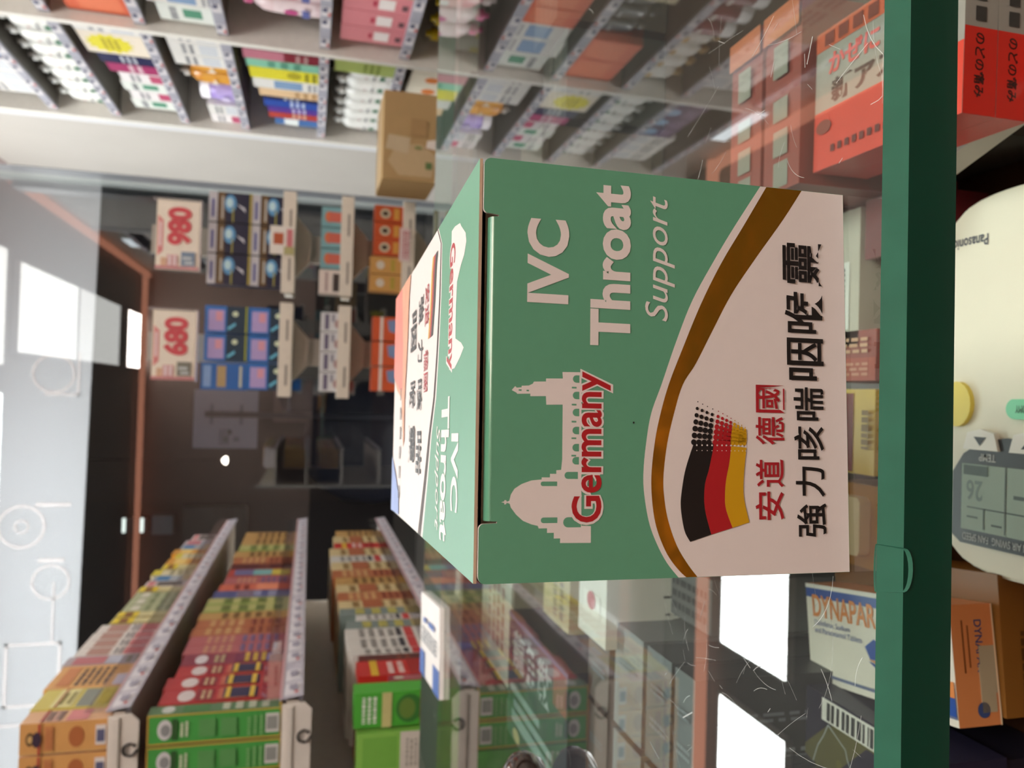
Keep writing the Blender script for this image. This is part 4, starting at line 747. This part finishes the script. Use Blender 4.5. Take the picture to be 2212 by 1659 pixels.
unit_row('near','fourth',.386,Yn,rep('salmon',5,.095,.17)+[('whiteblue',.09,.17),('whiteblue',.1,.18),('greenbox',.1,.16)])
unit_row('far','fourth',.386,Yf,rep('whitebox',2,.09,.17)+[('whitebox',.08,.17),('orange',.10,.18),('orange',.10,.18),('purple',.14,.13),('whitebox',.10,.12),('crimsonbox',.09,.12)])
unit_row('near','fifth',.106,Yn,rep('clear',3,.085,.22)+rep('pink',3,.085,.23)+[('magenta',.09,.23),('magenta',.09,.23)])
unit_row('far','fifth',.106,Yf,[('navybox',.075,.245),('maroonbox',.07,.24),('mint',.06,.235),('yellowbox',.09,.23),('whiteblue',.085,.225),('peach',.07,.21),('navybox',.03,.20),('bluebox',.07,.20),('violet',.055,.19),('redbox2',.06,.19),('bluewhite',.07,.17)])
unit_row('near','sixth',-.126,Yn,rep('limepink',4,.09,.19)+rep('limepink',1,.09,.19)+rep('rosebox',3,.095,.19))
unit_row('far','sixth',-.126,Yf,[('teal',.07,.20),('lime',.09,.20)]+rep('whitegreen',6,.10,.19))
unit_row('near','lowest',-.40,Yn,rep('yellowcap',8,.095,.22))
unit_row('far','lowest',-.40,Yf,rep('cream',3,.095,.235)+rep('creamred',5,.095,.235))
b=MB(); b.box(0,.10,-.16,.16,0,.10,M('c9ccc8',.4)); t=thing('ribbed_light_box','white ribbed light box standing on top of the toiletries shelving, mirrored in glass','light box',(UX+.02,2.58,1.3215)); b.build('case',t); b=MB()
for i in range(9): b.box(-.006,-.0005,-.15+i*.034,-.125+i*.034,.008,.092,emit('ribbed_light','f2fbff',4))
b.build('lamp_slats',t)
# ================================================================== CARDBOARD BOX by the shelving
t=thing('cardboard_box','brown cardboard box with torn label marks at the foot of the shelving','cardboard box',(.68,2.30,-.215),math.radians(0))
b=MB(); cb=M('b39566',.7,noise=.08,scale=20); b.box(-.08,.17,-.10,.115,0,.155,cb,left=M('8a6a3c',.75)); art(b,(-.08,-.10,0),X1,Z1,.25,.155,[('p',[(.05,.1),(.3,.02),(.42,.3),(.40,.75),(.2,.9),(.05,.7)],'c3ab84'),('p',[(.30,.55),(.48,.5),(.5,.9),(.34,.95)],'c8b696'),('r',.14,.10,.22,.22,'5f7a48'),('r',.5,.2,.7,.5,'a8875a'),('r',.36,.30,.39,.42,'7a8a50'),('p',[(.36,.02),(.48,.04),(.46,.2),(.38,.22)],'efe6dc')],.001); b.build('box',t,bevel=.002)
b=MB(); b.box(-.081,.171,-.015,.03,.1551,.1558,M('c9b188',.3)); o=b.build('packing_tape',t)
b=MB(); b.box(-.2,.2,-.14,.14,0,.60,M('6f6a60',.5)); tag(b.build('low_stand',None,(.72,2.31,FLOOR+.001)),'low grey stand carrying the brown cardboard box','stand')
# ================================================================== PROMOTION STANDS WITH PRICE SIGNS
def stand(xc,w,label,sideX):
    t=thing('display_stand',label,'display stand',(xc,2.66,FLOOR))
    b=MB(); b.box(-.045,.045,.04,.06,.05,.62-FLOOR,M('9a938a',.5)); b.build('post',t)
    b=MB(); b.box(-.17,.17,-.10,.12,0,.03,M('c9c5bc',.5)); b.build('foot_plate',t)
    for z in (.176,-.006,-.205,-.42):
        b=MB(); iv=M('e9e2d4',.45); zz=z-FLOOR
        b.box(-w/2,w/2,-.075,-.066,zz,zz+.040,iv); b.box(-w/2,w/2,-.066,.06,zz,zz+.006,iv); b.box(-w/2,-w/2+.006,-.066,.05,zz,zz+.030,iv); b.box(w/2-.006,w/2,-.066,.05,zz,zz+.030,iv)
        f=FR(b,(-w/2,-.075,zz),X1,Z1,.0006); f.rects([(w*.12,.012,w*.34,.019),(w*.60,.012,w*.82,.019)],'8f8a82'); tr_=b.build('tray',t,bevel=.001)
        b=MB(); g=[(-.045,zz-.05),(-.10,zz-.002),(.10,zz-.002),(.045,zz-.05)]; n=4; b.raw([(x,.006,z_) for x,z_ in g]+[(x,.05,z_) for x,z_ in g],[(3,2,1,0),(4,5,6,7)]+[(q,(q+1)%4,4+(q+1)%4,4+q) for q in range(4)],M('a8a094',.5)); b.build('tray_bracket',tr_)
    return t
stand(.472,.325,'ivory promotion stand with navy boxes beside the window frame',0)
stand(.128,.300,'ivory promotion stand with light blue boxes left of the other stand',0)
def sign(xc,zc,num,label,col):
    t=thing('price_sign',label,'price sign',(xc,2.575,zc),0,'red price signs on the stands')
    b=MB(); w,h=.213,.123; b.box(-w/2,w/2,0,.006,0,h,M('f0e6d2',.35))
    f=FR(b,(-w/2,0,0),X1,Z1,.0005); R1=M('cf4650',.4); R2=M('dd8a88',.4)
    f.rect(.004,.004,w-.004,h-.004,'f6ecdc'); f.poly([(.055,h-.020),(.150,h-.020),(.165,h-.004),(.040,h-.004)],R2); f.rects([(.070,h-.015,.145,h-.008)],'f4dede')
    f.text(num,.072,.018,.196,h-.028,'f6ecdc',.10); f.text(num,.075,.021,.193,h-.031,R1,.055)
    f.rect(.010,.060,.045,.090,'d9a0a0'); f.rect(.010,.092,.035,.108,'e0b898'); f.rects([(.012,.064,.043,.072),(.012,.078,.043,.086)],'f0dce0'); f.rect(.012,.010,.056,.050,col); f.rects([(.018,.016,.026,.040),(.032,.020,.040,.046)],'c9d2d4'); f.rect(.0,.0,.010,h,'c98a8c')
    b.build('board',t)
    b=MB(); b.box(-w/2-.005,w/2+.004,-.003,.009,-.006,-.0005,M('c9c9cc',.2,.7)); b.box(w/2+.0005,w/2+.005,-.003,.009,-.0005,h+.012,M('8f9094',.2,.7)); b.build('frame',t)
sign(.466,.461,'980','red and cream price sign 980 above the navy boxes','7a8ea6'); sign(.128,.462,'680','red and cream price sign 680 above the light blue boxes','7d7c70')
NAVY=('181e3c',[('r',0,.80,1,1,'c9c9cf'),('r',.15,.87,.75,.93,'4a4f96'),('r',0,.62,1,.78,'6a5230'),('r',.1,.66,.85,.70,'c9c6bc'),('c',.62,.50,.30,.14,'5f9fd0'),('c',.65,.52,.16,.08,'c9ecf4'),('p',[(.35,.14),(.55,.30),(.62,.34),(.50,.16)],'d9dcea'),('r',0,.42,.5,.45,'a9a450'),('r',0,0,1,.05,'b0a040')])
SKY=('2f74c4',[('r',.08,.55,.85,.92,'b9a6dc'),('r',.45,.60,.80,.75,'e2a4b8'),('r',0,.0,1,.50,'16344a'),('p',[(.1,.45),(.3,.28),(.4,.3),(.2,.48)],'6ac0e0'),('c',.72,.30,.10,.07,'d8e6c8'),('r',0,.02,1,.06,'a8b040')])
def srow(xs,z,wd,hh,spec,lab,grp,yy=2.63,nm='cosmetic_box',dd=.06):
    base,a=spec; proto=None
    for i,x in enumerate(xs):
        if proto is None: proto=carton_mesh(wd,dd,hh,base,front=a,rough=.3).build(nm); o=proto
        else: o=proto.copy(); COL.objects.link(o)
        o.location=(x,yy,z); tag(o,lab%(['left','middle','right','far right'][i] if len(xs)!=4 else ['leftmost','inner left','inner right','rightmost'][i]),'box',grp)
xa=[.374,.472,.570]; xb=[.040,.128,.216]
srow(xa,.1825,.094,.128,NAVY,'navy box with blue glow on the upper tray, lower layer, %s','navy boxes on the right stand'); srow(xa,.3115,.094,.128,NAVY,'navy box with blue glow on the upper tray, upper layer, %s','navy boxes on the right stand')
srow(xb,.1825,.084,.128,SKY,'light blue box on the upper tray, lower layer, %s','light blue boxes on the left stand'); srow(xb[1:],.3115,.084,.128,SKY,'light blue box with lilac window, upper layer, next to the %s one','light blue boxes on the left stand')
carton('cosmetic_box','blue box with gold striped window, upper layer left on its stand','box',(xb[0]-.003,2.63,.3115),0,.084,.06,.135,'2a6ab8',front=[('r',.1,.78,.9,.95,'8fb4e6'),('r',.1,.45,.9,.65,'b9a074'),('r',.1,.1,.9,.16,'c9ccbc')],rough=.3)
b=MB(); b.box(-.045,.045,-.004,0,0,.075,M('eeeae2',.4)); art(b,(-.045,-.004,0),X1,Z1,.09,.075,[('r',.35,.45,.75,.85,'b85a34'),('r',.15,.08,.9,.32,'cf7a80'),('r',.0,.0,.28,.42,'b5b07a')],.0006); tag(b.build('shelf_tag',None,(.475,2.5835,.178)),'white product tag with orange square in front of the navy boxes','tag')
srow([.430,.498,.566],.0006,.064,.095,('7fb0b8',[('c',.5,.75,.28,.14,'d8754a'),('r',.25,.2,.75,.75,'cf6a58'),('r',.1,.05,.9,.3,'c9b84a')]),'teal box with orange figure on the middle tray, %s','teal boxes on the right stand')
carton('cosmetic_box','white box with dark picture at the left of the teal boxes','box',(.355,2.63,.0006),0,.078,.06,.098,'e6dcd4',front=[('r',.1,.2,.85,.55,'3a3230'),('r',.1,.05,.9,.18,'d8745c'),('r',.1,.72,.9,.8,'b09a98')],rough=.3)
srow([.030,.095,.160,.225],.0006,.062,.088,('dcdfe2',[('r',.1,.70,.9,.85,'6a6480'),('c',.4,.35,.25,.15,'b08f90'),('r',.1,.08,.7,.2,'8fb0b8'),('r',.5,.5,.9,.6,'8f90a0')]),'white box with purple print on the middle tray, %s','white boxes on the left stand')
srow([.480,.535,.592],-.1980,.054,.125,('c85a34',[('c',.5,.72,.3,.14,'cfc4a8'),('c',.5,.72,.15,.08,'4a3a2c'),('r',.15,.35,.85,.5,'d8a04a'),('r',.1,.05,.9,.25,'a84a2c')]),'orange box with round emblem on the lowest visible tray, %s','orange boxes on the right stand')
srow([.362,.421],-.1980,.056,.135,('cf9f5c',[('c',.5,.75,.25,.1,'ded6c4'),('r',.15,.4,.85,.5,'b5a040'),('c',.5,.15,.2,.08,'3a2a20')]),'tan box with pale disc left of the orange boxes, %s','tan boxes on the right stand')
srow([.045,.128,.211],-.1980,.078,.120,('d8623c',[('r',0,.72,1,.8,'efe6dc'),('p',[(.2,.1),(.95,.15),(.85,.6),(.4,.55)],'7f98c4'),('r',.05,.05,.35,.35,'e6b84a')]),'red orange box with blue picture on the lowest visible tray, %s','red orange boxes on the left stand')
b=MB(); b.box(-.055,.055,-.004,0,0,.035,M('e9d4d2',.4)); art(b,(-.055,-.004,0),X1,Z1,.11,.035,[('g',.1,.2,.9,.8,2,'c2606a')],.0006); tag(b.build('shelf_tag',None,(.49,2.583,-.19)),'small pink shelf tag in front of the orange boxes','tag')
# yellow pennant pack low between stand and carton
b=MB(); b.box(-.02,.02,-.01,.01,0,.10,M('d8d43a',.4)); tag(b.build('yellow_pack',None,(.60,2.60,-.413)),'narrow yellow pack on the hidden lowest tray at the right stand','pack')
print('labels',len(SEEN))
